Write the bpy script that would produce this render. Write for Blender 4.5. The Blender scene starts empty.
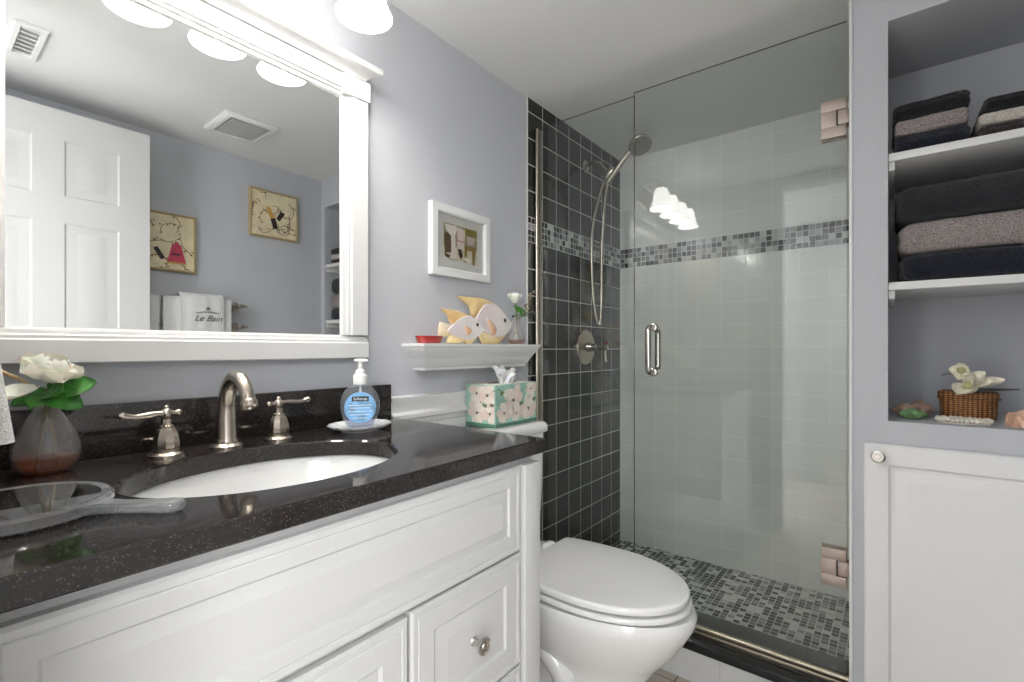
import bpy, bmesh, math, random
from math import sin, cos, pi, radians, sqrt
from mathutils import Vector, Matrix, noise

random.seed(7)
SC = bpy.context.scene
COL = SC.collection

# ---------------------------------------------------------------- camera, world, light, exposure
cam_d = bpy.data.cameras.new('camera')
cam_d.sensor_width = 36.0
cam_d.lens = 482.0 / 1024 * 36
cam_d.shift_y = 8.0 / 1024
cam_d.clip_start = 0.01
cam = bpy.data.objects.new('camera', cam_d)
COL.objects.link(cam)
cam.location = (0, -1.148, 1.075)
cam.rotation_euler = (radians(90), 0, radians(38.105 - 90))
SC.camera = cam

world = bpy.data.worlds.new('world')
SC.world = world
world.use_nodes = True
world.node_tree.nodes['Background'].inputs[0].default_value = (0.9, 0.95, 1.0, 1)
world.node_tree.nodes['Background'].inputs[1].default_value = 0.6

SC.view_settings.view_transform = 'Standard'
SC.view_settings.look = 'None'
SC.view_settings.gamma = 1.0
SC.view_settings.use_curve_mapping = False
SC.view_settings.exposure = 1.5
SC.cycles.use_denoising = True
SC.cycles.max_bounces = 14
SC.cycles.transparent_max_bounces = 24
SC.cycles.sample_clamp_indirect = 6.0

def lamp(name, kind, loc, energy, color=(1, 1, 1), rot=(0, 0, 0), **kw):
    d = bpy.data.lights.new(name, kind)
    d.energy = energy
    d.color = color
    for k, v in kw.items():
        setattr(d, k, v)
    o = bpy.data.objects.new(name, d)
    o.location = loc
    o.rotation_euler = rot
    COL.objects.link(o)
    return o

# unseen fill lamps added in the hall, shining through the doorway behind the camera
for hy in (-0.26, -1.88):
    lamp('hall_side_fill', 'AREA', (-1.25, hy, 1.05), 8, (0.98, 0.99, 1.0), (0, radians(-90), 0), shape='RECTANGLE', size=1.9, size_y=0.48)
    lamp('hall_ceiling_fill', 'AREA', (-0.70, hy, 2.07), 9.5, (0.98, 0.99, 1.0), (0, 0, 0), shape='RECTANGLE', size=0.7, size_y=0.45)

# ---------------------------------------------------------------- materials
def lin(c):
    out = []
    for v in c[:3]:
        v /= 255.0
        out.append(v / 12.92 if v <= 0.04045 else ((v + 0.055) / 1.055) ** 2.4)
    return (*out, 1)

def newmat(name):
    m = bpy.data.materials.new(name)
    m.use_nodes = True
    nt = m.node_tree
    return m, nt, nt.nodes['Principled BSDF']

def N(nt, t, **kw):
    n = nt.nodes.new(t)
    for k, v in kw.items():
        if k in n.inputs and not hasattr(n, k):
            n.inputs[k].default_value = v
        else:
            setattr(n, k, v)
    return n

def P(name, col, rough=0.5, metal=0.0, spec=0.5, bump=0, bscale=200, coat=0, sheen=0, sss=0, vary=0, vscale=20):
    m, nt, b = newmat(name)
    b.inputs['Base Color'].default_value = lin(col)
    b.inputs['Roughness'].default_value = rough
    b.inputs['Metallic'].default_value = metal
    b.inputs['Specular IOR Level'].default_value = spec
    b.inputs['Coat Weight'].default_value = coat
    b.inputs['Coat Roughness'].default_value = 0.05
    b.inputs['Sheen Weight'].default_value = sheen
    if sss:
        b.inputs['Subsurface Weight'].default_value = sss
        b.inputs['Subsurface Scale'].default_value = 0.01
    tc = nt.nodes.new('ShaderNodeTexCoord')
    if bump:
        n = nt.nodes.new('ShaderNodeTexNoise'); n.inputs['Scale'].default_value = bscale
        n.inputs['Detail'].default_value = 3
        bp = nt.nodes.new('ShaderNodeBump'); bp.inputs['Strength'].default_value = bump
        bp.inputs['Distance'].default_value = 0.002
        nt.links.new(tc.outputs['Object'], n.inputs['Vector'])
        nt.links.new(n.outputs['Fac'], bp.inputs['Height'])
        nt.links.new(bp.outputs['Normal'], b.inputs['Normal'])
    if vary:
        n = nt.nodes.new('ShaderNodeTexNoise'); n.inputs['Scale'].default_value = vscale
        n.inputs['Detail'].default_value = 4
        r = nt.nodes.new('ShaderNodeValToRGB')
        r.color_ramp.elements[0].position = 0.3; r.color_ramp.elements[1].position = 0.7
        r.color_ramp.elements[0].color = lin([max(0, c * (1 - vary)) for c in col])
        r.color_ramp.elements[1].color = lin([min(255, c * (1 + vary)) for c in col])
        nt.links.new(tc.outputs['Object'], n.inputs['Vector'])
        nt.links.new(n.outputs['Fac'], r.inputs['Fac'])
        nt.links.new(r.outputs['Color'], b.inputs['Base Color'])
    return m

def clear(name, tint=(255, 255, 255), ior=1.5, rough=0.0, gain=1.0, veil=0.0, vcol=(225, 226, 228)):
    """a clear pane or wall of glass: lets light straight through its tint and mirrors by Fresnel on both faces"""
    m = bpy.data.materials.new(name); m.use_nodes = True
    nt = m.node_tree; nt.nodes.clear()
    out = nt.nodes.new('ShaderNodeOutputMaterial')
    mix = nt.nodes.new('ShaderNodeMixShader')
    tr = nt.nodes.new('ShaderNodeBsdfTransparent'); tr.inputs[0].default_value = lin(tint)
    gl = nt.nodes.new('ShaderNodeBsdfGlossy'); gl.inputs['Roughness'].default_value = rough
    geo = nt.nodes.new('ShaderNodeNewGeometry')
    mx = nt.nodes.new('ShaderNodeMix'); mx.inputs[2].default_value = ior; mx.inputs[3].default_value = 1 / ior
    fr = nt.nodes.new('ShaderNodeFresnel')
    mu = nt.nodes.new('ShaderNodeMath'); mu.operation = 'MULTIPLY'; mu.inputs[1].default_value = gain
    nt.links.new(geo.outputs['Backfacing'], mx.inputs[0])
    nt.links.new(mx.outputs[0], fr.inputs['IOR'])
    nt.links.new(fr.outputs[0], mu.inputs[0])
    nt.links.new(mu.outputs[0], mix.inputs[0])
    nt.links.new(tr.outputs[0], mix.inputs[1]); nt.links.new(gl.outputs[0], mix.inputs[2])
    res = mix
    if veil:      # a diffuse haze mixed in to lighten the glass, in place of reflected light
        df = nt.nodes.new('ShaderNodeBsdfDiffuse'); df.inputs[0].default_value = lin(vcol)
        m2 = nt.nodes.new('ShaderNodeMixShader'); m2.inputs[0].default_value = veil
        nt.links.new(mix.outputs[0], m2.inputs[1]); nt.links.new(df.outputs[0], m2.inputs[2]); res = m2
    nt.links.new(res.outputs[0], out.inputs[0])
    return m

def glow(name, col, strength, base=(245, 243, 238)):
    m, nt, b = newmat(name)
    b.inputs['Base Color'].default_value = lin(base)
    b.inputs['Roughness'].default_value = 0.35
    b.inputs['Emission Color'].default_value = lin(col)
    b.inputs['Emission Strength'].default_value = strength
    return m

def planar(nt, ax, off, scale=(1, 1)):
    """object coordinates flattened to the two axes AX, shifted by OFF"""
    tc = nt.nodes.new('ShaderNodeTexCoord')
    sx = nt.nodes.new('ShaderNodeSeparateXYZ')
    cb = nt.nodes.new('ShaderNodeCombineXYZ')
    nt.links.new(tc.outputs['Object'], sx.inputs[0])
    for i in (0, 1):
        ad = nt.nodes.new('ShaderNodeMath'); ad.operation = 'SUBTRACT'
        ad.inputs[1].default_value = off[i]
        nt.links.new(sx.outputs[ax[i]], ad.inputs[0])
        nt.links.new(ad.outputs[0], cb.inputs[i])
    return cb.outputs[0]

def tiles(name, ax, off, w, h, grout, gcol, cols, rough=0.15, offset=0.0, bump=0.4, stops=None, spec=0.5):
    m, nt, b = newmat(name)
    vec = planar(nt, ax, off)
    br = nt.nodes.new('ShaderNodeTexBrick')
    br.offset = offset; br.squash = 1.0
    br.inputs['Scale'].default_value = 1.0
    br.inputs['Brick Width'].default_value = w
    br.inputs['Row Height'].default_value = h
    br.inputs['Mortar Size'].default_value = grout
    br.inputs['Mortar Smooth'].default_value = 0.1
    br.inputs['Color1'].default_value = (0, 0, 0, 1)
    br.inputs['Color2'].default_value = (1, 1, 1, 1)
    br.inputs['Mortar'].default_value = (0.5, 0.5, 0.5, 1)
    nt.links.new(vec, br.inputs['Vector'])
    rp = nt.nodes.new('ShaderNodeValToRGB')
    cr = rp.color_ramp
    cr.interpolation = 'CONSTANT' if len(cols) > 2 else 'LINEAR'
    stops = stops or [i / max(1, len(cols) if len(cols) > 2 else len(cols) - 1) for i in range(len(cols))]
    while len(cr.elements) < len(cols):
        cr.elements.new(0.5)
    for e, p, c in zip(cr.elements, stops, cols):
        e.position = p; e.color = lin(c)
    nt.links.new(br.outputs['Color'], rp.inputs['Fac'])
    mx = nt.nodes.new('ShaderNodeMix'); mx.data_type = 'RGBA'
    nt.links.new(br.outputs['Fac'], mx.inputs[0])
    nt.links.new(rp.outputs['Color'], mx.inputs[6])
    mx.inputs[7].default_value = lin(gcol)
    nt.links.new(mx.outputs[2], b.inputs['Base Color'])
    rr = nt.nodes.new('ShaderNodeMapRange')
    rr.inputs[3].default_value = rough; rr.inputs[4].default_value = 0.7
    nt.links.new(br.outputs['Fac'], rr.inputs[0])
    nt.links.new(rr.outputs[0], b.inputs['Roughness'])
    bp = nt.nodes.new('ShaderNodeBump'); bp.invert = True
    bp.inputs['Strength'].default_value = bump; bp.inputs['Distance'].default_value = 0.002
    nt.links.new(br.outputs['Fac'], bp.inputs['Height'])
    nt.links.new(bp.outputs['Normal'], b.inputs['Normal'])
    b.inputs['Specular IOR Level'].default_value = spec
    return m

def granite(name):
    m, nt, b = newmat(name)
    tc = nt.nodes.new('ShaderNodeTexCoord')
    vo = nt.nodes.new('ShaderNodeTexVoronoi'); vo.inputs['Scale'].default_value = 950
    n2 = nt.nodes.new('ShaderNodeTexNoise'); n2.inputs['Scale'].default_value = 140; n2.inputs['Detail'].default_value = 5
    r1 = nt.nodes.new('ShaderNodeValToRGB')
    e = r1.color_ramp.elements
    e[0].position = 0.0; e[0].color = lin((20, 18, 18)); e[1].position = 0.66; e[1].color = lin((44, 39, 38))
    r2 = nt.nodes.new('ShaderNodeValToRGB'); r2.color_ramp.interpolation = 'CONSTANT'
    e = r2.color_ramp.elements
    e[0].position = 0; e[0].color = (0, 0, 0, 1); e[1].position = 0.965; e[1].color = (0.6, 0.6, 0.6, 1)
    sh = nt.nodes.new('ShaderNodeSeparateColor')
    mx = nt.nodes.new('ShaderNodeMix'); mx.data_type = 'RGBA'
    for t in (vo, n2):
        nt.links.new(tc.outputs['Object'], t.inputs['Vector'])
    nt.links.new(n2.outputs['Fac'], r1.inputs['Fac'])
    nt.links.new(vo.outputs['Color'], sh.inputs[0])
    nt.links.new(sh.outputs[0], r2.inputs['Fac'])
    nt.links.new(r2.outputs['Color'], mx.inputs[0])
    nt.links.new(r1.outputs['Color'], mx.inputs[6])
    mx.inputs[7].default_value = lin((128, 120, 114))
    nt.links.new(mx.outputs[2], b.inputs['Base Color'])
    b.inputs['Roughness'].default_value = 0.07
    b.inputs['Specular IOR Level'].default_value = 0.42
    return m

def wicker(name):
    m, nt, b = newmat(name)
    tc = nt.nodes.new('ShaderNodeTexCoord')
    w1 = nt.nodes.new('ShaderNodeTexWave'); w1.bands_direction = 'Z'; w1.inputs['Scale'].default_value = 55
    w1.inputs['Distortion'].default_value = 2.5; w1.inputs['Detail'].default_value = 2
    w2 = nt.nodes.new('ShaderNodeTexWave'); w2.bands_direction = 'Y'; w2.inputs['Scale'].default_value = 34
    w2.inputs['Distortion'].default_value = 1.5
    mu = nt.nodes.new('ShaderNodeMath'); mu.operation = 'MULTIPLY'
    rp = nt.nodes.new('ShaderNodeValToRGB')
    rp.color_ramp.elements[0].color = lin((104, 64, 34)); rp.color_ramp.elements[1].color = lin((206, 148, 92))
    rp.color_ramp.elements[1].position = 0.6
    for w in (w1, w2):
        nt.links.new(tc.outputs['Object'], w.inputs['Vector'])
    nt.links.new(w1.outputs['Fac'], mu.inputs[0]); nt.links.new(w2.outputs['Fac'], mu.inputs[1])
    nt.links.new(mu.outputs[0], rp.inputs['Fac'])
    nt.links.new(rp.outputs['Color'], b.inputs['Base Color'])
    bp = nt.nodes.new('ShaderNodeBump'); bp.inputs['Strength'].default_value = 0.8; bp.inputs['Distance'].default_value = 0.003
    nt.links.new(mu.outputs[0], bp.inputs['Height']); nt.links.new(bp.outputs['Normal'], b.inputs['Normal'])
    b.inputs['Roughness'].default_value = 0.55
    return m

def terry(name, col, k=1.0):
    m, nt, b = newmat(name)
    tc = nt.nodes.new('ShaderNodeTexCoord')
    n = nt.nodes.new('ShaderNodeTexNoise'); n.inputs['Scale'].default_value = 330; n.inputs['Detail'].default_value = 2
    r = nt.nodes.new('ShaderNodeValToRGB')
    r.color_ramp.elements[0].position = 0.36; r.color_ramp.elements[1].position = 0.66
    r.color_ramp.elements[0].color = lin([c * (1 - .38 * k) for c in col])
    r.color_ramp.elements[1].color = lin([min(255, c * (1 + .25 * k)) for c in col])
    bp = nt.nodes.new('ShaderNodeBump'); bp.inputs['Strength'].default_value = 1.0; bp.inputs['Distance'].default_value = 0.006
    nt.links.new(tc.outputs['Object'], n.inputs['Vector'])
    nt.links.new(n.outputs['Fac'], r.inputs['Fac']); nt.links.new(r.outputs['Color'], b.inputs['Base Color'])
    nt.links.new(n.outputs['Fac'], bp.inputs['Height']); nt.links.new(bp.outputs['Normal'], b.inputs['Normal'])
    b.inputs['Roughness'].default_value = 0.95; b.inputs['Specular IOR Level'].default_value = 0.1
    b.inputs['Sheen Weight'].default_value = 0.2
    return m

def gradient(name, c0, c1, ax, a, b_, rough=0.5):
    """the thing's own colour changes from C0 to C1 along an axis of its own (painted wood)"""
    m, nt, b = newmat(name)
    tc = nt.nodes.new('ShaderNodeTexCoord'); sx = nt.nodes.new('ShaderNodeSeparateXYZ')
    nz = nt.nodes.new('ShaderNodeTexNoise'); nz.inputs['Scale'].default_value = 45
    mr = nt.nodes.new('ShaderNodeMapRange'); mr.inputs[1].default_value = a; mr.inputs[2].default_value = b_
    ad = nt.nodes.new('ShaderNodeMath'); ad.operation = 'ADD'
    ms = nt.nodes.new('ShaderNodeMath'); ms.operation = 'MULTIPLY_ADD'; ms.inputs[1].default_value = 0.7; ms.inputs[2].default_value = -0.35
    rp = nt.nodes.new('ShaderNodeValToRGB')
    rp.color_ramp.elements[0].color = lin(c0); rp.color_ramp.elements[1].color = lin(c1)
    nt.links.new(tc.outputs['Object'], sx.inputs[0]); nt.links.new(tc.outputs['Object'], nz.inputs['Vector'])
    nt.links.new(sx.outputs[ax], mr.inputs[0]); nt.links.new(nz.outputs['Fac'], ms.inputs[0])
    nt.links.new(mr.outputs[0], ad.inputs[0]); nt.links.new(ms.outputs[0], ad.inputs[1])
    nt.links.new(ad.outputs[0], rp.inputs['Fac']); nt.links.new(rp.outputs['Color'], b.inputs['Base Color'])
    b.inputs['Roughness'].default_value = rough
    return m

PAINT = P('grey_lavender_paint', (190, 192, 197), 0.75, spec=0.25, bump=0.06, bscale=220)
CEIL = P('ceiling_paint', (230, 230, 229), 0.85, spec=0.2, bump=0.05, bscale=150)
WHITE = P('white_satin_paint', (196, 196, 195), 0.36, spec=0.35)
TRIMW = P('white_trim_paint', (218, 218, 217), 0.3, spec=0.4)
CLOSETW = P('closet_white_paint', (228, 228, 228), 0.38, spec=0.35)
DOORW = P('white_door_paint', (204, 204, 202), 0.45, spec=0.3)
PORC = P('white_porcelain', (232, 232, 231), 0.08, coat=0.6)
PLAST = P('white_plastic', (236, 236, 234), 0.25)
NICKEL = P('brushed_nickel', (186, 176, 164), 0.24, metal=1.0, bump=0.03, bscale=500)
STEEL = P('satin_steel', (196, 192, 186), 0.22, metal=1.0)
BRASSY = P('warm_nickel_rail', (176, 168, 150), 0.34, metal=1.0)
HINGE = P('hinge_nickel', (180, 166, 158), 0.5, metal=0.85)
CHROME = P('chrome', (205, 205, 208), 0.08, metal=1.0)
MIRROR = P('mirror_silver', (236, 238, 238), 0.0, metal=1.0)
BLACK = P('black', (22, 22, 22), 0.4)
DARKGAP = P('dark_gap', (40, 40, 40), 0.6)
GRAN = granite('dark_speckled_granite')
SILL = P('black_stone_sill', (26, 26, 27), 0.16, vary=0.25, vscale=90)
DOORGLASS = clear('clear_door_glass', (250, 252, 251), gain=1.35)
GEDGE = P('glass_edge', (84, 90, 88), .2)
VASEGLASS = clear('vase_glass', (250, 249, 248), veil=.09)
BOTTLE = clear('clear_bottle_plastic', (244, 246, 250), ior=1.4, veil=.12)
PICGLASS = clear('picture_glass', (250, 250, 250))
MOSAIC_WALL = None

DT_W, DT_H = 0.105, 0.108
DARK_LO = tiles('dark_tile_lower', (0, 2), (1.5580, 1.0745 - 12 * DT_H), DT_W, DT_H, 0.0021, (204, 204, 198), [(40, 40, 38), (48, 48, 46)], 0.12)
DARK_HI = tiles('dark_tile_upper', (0, 2), (1.5580, 1.6070 - 2 * 0.1055), DT_W, 0.1055, 0.0021, (204, 204, 198), [(40, 40, 38), (48, 48, 46)], 0.12)
GREYS = [(24, 24, 27), (62, 63, 66), (112, 114, 116), (150, 152, 152), (188, 190, 188), (205, 207, 203)]
GST = [0.0, 0.22, 0.40, 0.58, 0.74, 0.88]
MOS_X = tiles('mosaic_band_x', (0, 2), (1.5580, 1.507), 0.0235, 0.025, 0.0016, (206, 207, 203), GREYS, 0.12, stops=GST)
MOS_Y = tiles('mosaic_band_y', (1, 2), (-0.0065, 1.507), 0.0235, 0.025, 0.0016, (206, 207, 203), GREYS, 0.12, stops=GST)
FGREYS = [(24, 24, 26), (62, 63, 65), (112, 114, 116), (152, 154, 153), (200, 202, 199), (226, 228, 224)]
MOS_F = tiles('mosaic_floor', (1, 0), (-0.006, 0.011), 0.0250, 0.0250, 0.0018, (214, 216, 211), FGREYS, 0.2, stops=[0.0, 0.20, 0.38, 0.55, 0.70, 0.84], offset=0.0)
WT = [(230, 231, 227), (234, 235, 231)]
WHITE_LO = tiles('white_tile_lower', (1, 2), (-0.090, 1.507 - 15 * DT_W), 0.1075, 0.105, 0.0014, (246, 246, 244), WT, 0.1)
WHITE_HI = tiles('white_tile_upper', (1, 2), (-0.090, 1.607), 0.1075, 0.105, 0.0014, (246, 246, 244), WT, 0.1)
WHITE_SX = tiles('white_tile_side', (0, 2), (1.57, 1.507 - 15 * DT_W), 0.1075, 0.105, 0.0014, (246, 246, 244), WT, 0.1)
CURBT = tiles('white_curb_tile', (1, 2), (-0.73, -0.2), 0.155, 0.30, 0.0012, (190, 190, 188), [(220, 220, 220), (224, 224, 224)], 0.2)
FLOORT = tiles('beige_floor_tile', (0, 1), (-0.10, -0.60), 0.33, 0.33, 0.002, (120, 112, 104), [(196, 186, 174), (204, 195, 184)], 0.35)

# ---------------------------------------------------------------- mesh helpers
class MB:
    """collects shapes in world coordinates; build() links them as ONE mesh object"""
    def __init__(s, mat=None):
        s.bm = bmesh.new(); s.mats = []; s.i = 0
        if mat: s.use(mat)
    def use(s, mat):
        if mat not in s.mats: s.mats.append(mat)
        s.i = s.mats.index(mat); return s
    def face(s, vs):
        try:
            f = s.bm.faces.new(vs); f.material_index = s.i; return f
        except ValueError:
            return None
    def v(s, p): return s.bm.verts.new(p)
    def loops(s, rows, closed=True, cap0=True, cap1=True):
        R = [[s.v(p) for p in r] for r in rows]
        n = len(R[0])
        for a, b in zip(R, R[1:]):
            for k in range(n if closed else n - 1):
                s.face((a[k], a[(k + 1) % n], b[(k + 1) % n], b[k]))
        if cap0: s.face(R[0][::-1])
        if cap1: s.face(R[-1])
        return s
    def box(s, x0, x1, y0, y1, z0, z1, bev=0.0, seg=2):
        vs = [s.v((x, y, z)) for z in (z0, z1) for y in (y0, y1) for x in (x0, x1)]
        fs = [s.face([vs[i] for i in q]) for q in ((0, 2, 3, 1), (4, 5, 7, 6), (0, 1, 5, 4), (2, 6, 7, 3), (0, 4, 6, 2), (1, 3, 7, 5))]
        if bev:
            es = list({e for f in fs for e in f.edges})
            r = bmesh.ops.bevel(s.bm, geom=es, offset=bev, segments=seg, profile=0.5, affect='EDGES')
            for f in r['faces']: f.material_index = s.i
        return s
    def lathe(s, prof, c=(0, 0, 0), seg=32, M=None, closed=False):
        """PROF [(r, h)] about an axis through C (z unless M turns it)"""
        M = M or Matrix.Identity(3); c = Vector(c)
        rows = []
        for r, h in prof:
            rows.append([c + M @ Vector((r * cos(2 * pi * k / seg), r * sin(2 * pi * k / seg), h)) for k in range(seg)])
        if closed:
            rows.append(rows[0]); return s.loops(rows, True, False, False)
        return s.loops(rows)
    def tube(s, pts, rad, seg=12, cap=True):
        pts = [Vector(p) for p in pts]
        rad = rad if isinstance(rad, (list, tuple)) else [rad] * len(pts)
        rows = []; up = None
        for i, p in enumerate(pts):
            t = (pts[min(i + 1, len(pts) - 1)] - pts[max(i - 1, 0)]).normalized()
            if up is None:
                up = t.orthogonal().normalized()
            up = (up - t * up.dot(t)).normalized()
            w = t.cross(up)
            rows.append([p + rad[i] * (cos(2 * pi * k / seg) * up + sin(2 * pi * k / seg) * w) for k in range(seg)])
        return s.loops(rows, True, cap, cap)
    def panel(s, f, a0, a1, b0, b1, rings, back=0.0):
        rows = []
        for ins, d in [(0, back)] + list(rings):
            rows.append([f(a0 + ins, b0 + ins, d), f(a1 - ins, b0 + ins, d), f(a1 - ins, b1 - ins, d), f(a0 + ins, b1 - ins, d)])
        return s.loops(rows)
    def frame(s, f, a0, a1, b0, b1, prof):
        rows = []
        for ins, d in list(prof) + [prof[0]]:
            rows.append([f(a0 + ins, b0 + ins, d), f(a1 - ins, b0 + ins, d), f(a1 - ins, b1 - ins, d), f(a0 + ins, b1 - ins, d)])
        return s.loops(rows, True, False, False)
    def prism(s, pts, f, d0, d1, bev=0.0):
        """polygon PTS (a, b) from depth D0 to D1, its front edge chamfered by BEV towards the middle"""
        ca = sum(p[0] for p in pts) / len(pts); cb = sum(p[1] for p in pts) / len(pts)
        def sh(k):
            out = []
            for a, b in pts:
                da, db = a - ca, b - cb; L = max(1e-6, sqrt(da * da + db * db))
                q = max(0.0, (L - k) / L); out.append((ca + da * q, cb + db * q))
            return out
        rows = [[f(a, b, d0) for a, b in pts]]
        if bev:
            rows.append([f(a, b, d1 - (d1 - d0) * 0.4) for a, b in pts]); rows.append([f(a, b, d1) for a, b in sh(bev)])
        else:
            rows.append([f(a, b, d1) for a, b in pts])
        return s.loops(rows)
    def rbox(s, c, dims, r, n=10, amp=0.0, freq=20.0, M=None, seed=0.0, fn=None):
        """rounded soft box"""
        M = M or Matrix.Identity(3); c = Vector(c); h = Vector(dims) / 2
        tmp = bmesh.new(); bmesh.ops.create_cube(tmp, size=2)
        bmesh.ops.subdivide_edges(tmp, edges=tmp.edges[:], cuts=n, use_grid_fill=True)
        mp = {}
        for v in tmp.verts:
            p = Vector([v.co[i] * h[i] for i in range(3)])
            inner = Vector([max(-(h[i] - min(r, h[i])), min(h[i] - min(r, h[i]), p[i])) for i in range(3)])
            d = p - inner
            if d.length > 1e-9: p = inner + d.normalized() * min(r, max(d.length, 0) if d.length < r else r)
            if amp:
                w = noise.noise_vector(p * freq + Vector((seed, seed * 1.7, seed * .3)))
                p = p + w * amp
            if fn: p = fn(p)
            mp[v] = s.v(c + M @ p)
        for f in tmp.faces: s.face([mp[v] for v in f.verts])
        tmp.free(); return s
    def ball(s, c, r, seg=16, rings=10, sq=(1, 1, 1), M=None):
        M = M or Matrix.Identity(3); c = Vector(c); rows = []
        for i in range(1, rings):
            t = pi * i / rings
            rows.append([c + M @ Vector((r * sq[0] * sin(t) * cos(2 * pi * k / seg), r * sq[1] * sin(t) * sin(2 * pi * k / seg), -r * sq[2] * cos(t))) for k in range(seg)])
        R = [[s.v(p) for p in q] for q in rows]
        a = s.v(c + M @ Vector((0, 0, -r * sq[2]))); b = s.v(c + M @ Vector((0, 0, r * sq[2])))
        for k in range(seg):
            s.face((a, R[0][(k + 1) % seg], R[0][k])); s.face((b, R[-1][k], R[-1][(k + 1) % seg]))
        for p, q in zip(R, R[1:]):
            for k in range(seg): s.face((p[k], p[(k + 1) % seg], q[(k + 1) % seg], q[k]))
        return s
    def petal(s, base, d, up, L, W, cup=0.25, curl=0.15, tip=0.5, nu=11, nv=8, th=0.0007, wave=0.0):
        """a petal or leaf of its own thickness from BASE along D; cup bends its sides up, curl bends its tip"""
        base = Vector(base); d = Vector(d).normalized(); up = Vector(up); up = (up - d * up.dot(d)).normalized(); w = d.cross(up)
        def pt(i, j, o):
            u = i / nu; t = (j / nv - 0.5) * 2
            wid = W * 0.5 * (sin(pi * min(1, u * 0.96 + 0.04) ** tip) ** 0.62 if u < 1 else 0.12) + 0.0008
            z = curl * L * u * u + cup * W * t * t * sin(pi * min(u + .15, 1) * .8) + wave * sin(u * 11 + t * 3) + o
            return base + d * (u * L) + w * (t * wid) + up * z
        A = [[s.v(pt(i, j, th)) for j in range(nv + 1)] for i in range(nu + 1)]
        B = [[s.v(pt(i, j, -th)) for j in range(nv + 1)] for i in range(nu + 1)]
        for i in range(nu):
            for j in range(nv):
                s.face((A[i][j], A[i + 1][j], A[i + 1][j + 1], A[i][j + 1]))
                s.face((B[i][j], B[i][j + 1], B[i + 1][j + 1], B[i + 1][j]))
            s.face((A[i][0], B[i][0], B[i + 1][0], A[i + 1][0])); s.face((A[i][nv], A[i + 1][nv], B[i + 1][nv], B[i][nv]))
        for j in range(nv):
            s.face((A[0][j], A[0][j + 1], B[0][j + 1], B[0][j])); s.face((A[nu][j], B[nu][j], B[nu][j + 1], A[nu][j + 1]))
        return s
    def text(s, body, size, M, font_h=0.0003, slant=0.0):
        cu = bpy.data.curves.new('t', 'FONT'); cu.body = body; cu.size = size; cu.shear = slant; cu.align_x = 'CENTER'; cu.align_y = 'CENTER'
        cu.extrude = font_h; cu.resolution_u = 3
        o = bpy.data.objects.new('t', cu); COL.objects.link(o)
        me = bpy.data.meshes.new_from_object(o.evaluated_get(bpy.context.evaluated_depsgraph_get()))
        vs = [s.v(M @ v.co) for v in me.vertices]
        for p in me.polygons: s.face([vs[i] for i in p.vertices])
        bpy.data.objects.remove(o); bpy.data.curves.remove(cu); bpy.data.meshes.remove(me)
        return s
    def build(s, name, parent=None, smooth=40, recalc=True):
        if recalc: bmesh.ops.recalc_face_normals(s.bm, faces=s.bm.faces[:])
        root = parent
        while root is not None and root.parent is not None: root = root.parent
        if root is not None:
            bmesh.ops.translate(s.bm, verts=s.bm.verts[:], vec=-Vector(root.location))
        me = bpy.data.meshes.new(name); s.bm.to_mesh(me); s.bm.free()
        for m in s.mats: me.materials.append(m)
        if smooth:
            me.polygons.foreach_set('use_smooth', [True] * len(me.polygons))
            me.set_sharp_from_angle(angle=radians(smooth))
        o = bpy.data.objects.new(name, me); COL.objects.link(o)
        if parent is not None: o.parent = parent
        return o

def tag(o, label, cat, group=None):
    o['label'] = label; o['category'] = cat
    if group: o['group'] = group
    return o
def thing(name, label, cat, loc, group=None):
    o = bpy.data.objects.new(name, None); COL.objects.link(o); o.location = loc
    o.empty_display_size = 0.05
    return tag(o, label, cat, group)
def struct(mb, name, smooth=0, parent=None):
    o = mb.build(name, parent, smooth); o['kind'] = 'structure'; return o
def recentre(o):
    """moves a one-mesh thing's origin to the foot of its mesh"""
    vs = [v.co for v in o.data.vertices]
    c = Vector(((min(v.x for v in vs) + max(v.x for v in vs)) / 2, (min(v.y for v in vs) + max(v.y for v in vs)) / 2, min(v.z for v in vs)))
    o.data.transform(Matrix.Translation(-c)); o.location = c; return o
def arc(c, r, a0, a1, n, ax, ay):
    c = Vector(c); ax = Vector(ax); ay = Vector(ay)
    return [c + r * (cos(a0 + (a1 - a0) * i / n) * ax + sin(a0 + (a1 - a0) * i / n) * ay) for i in range(n + 1)]
def smooth_path(pts, n=6):
    """Catmull-Rom through PTS"""
    pts = [Vector(p) for p in pts]; out = []
    for i in range(len(pts) - 1):
        p0 = pts[max(i - 1, 0)]; p1 = pts[i]; p2 = pts[i + 1]; p3 = pts[min(i + 2, len(pts) - 1)]
        for k in range(n):
            t = k / n
            out.append(0.5 * ((2 * p1) + (-p0 + p2) * t + (2 * p0 - 5 * p1 + 4 * p2 - p3) * t * t + (-p0 + 3 * p1 - 3 * p2 + p3) * t ** 3))
    out.append(pts[-1]); return out
def lerp(vals, n):
    out = []
    for i in range(n):
        x = i / (n - 1) * (len(vals) - 1); k = min(int(x), len(vals) - 2); out.append(vals[k] + (vals[k + 1] - vals[k]) * (x - k))
    return out
def axisM(d):
    return Vector((0, 0, 1)).rotation_difference(Vector(d).normalized()).to_matrix()

# ---------------------------------------------------------------- setting
CH = 2.085          # ceiling height
XR = 1.57           # face of the closet wall
XL = 0.03           # face of the doorway wall
YF = -1.56          # wall opposite the mirror
XE = 2.40           # white tiled wall at the end of the shower
YS = -1.065         # side wall of the shower

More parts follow.
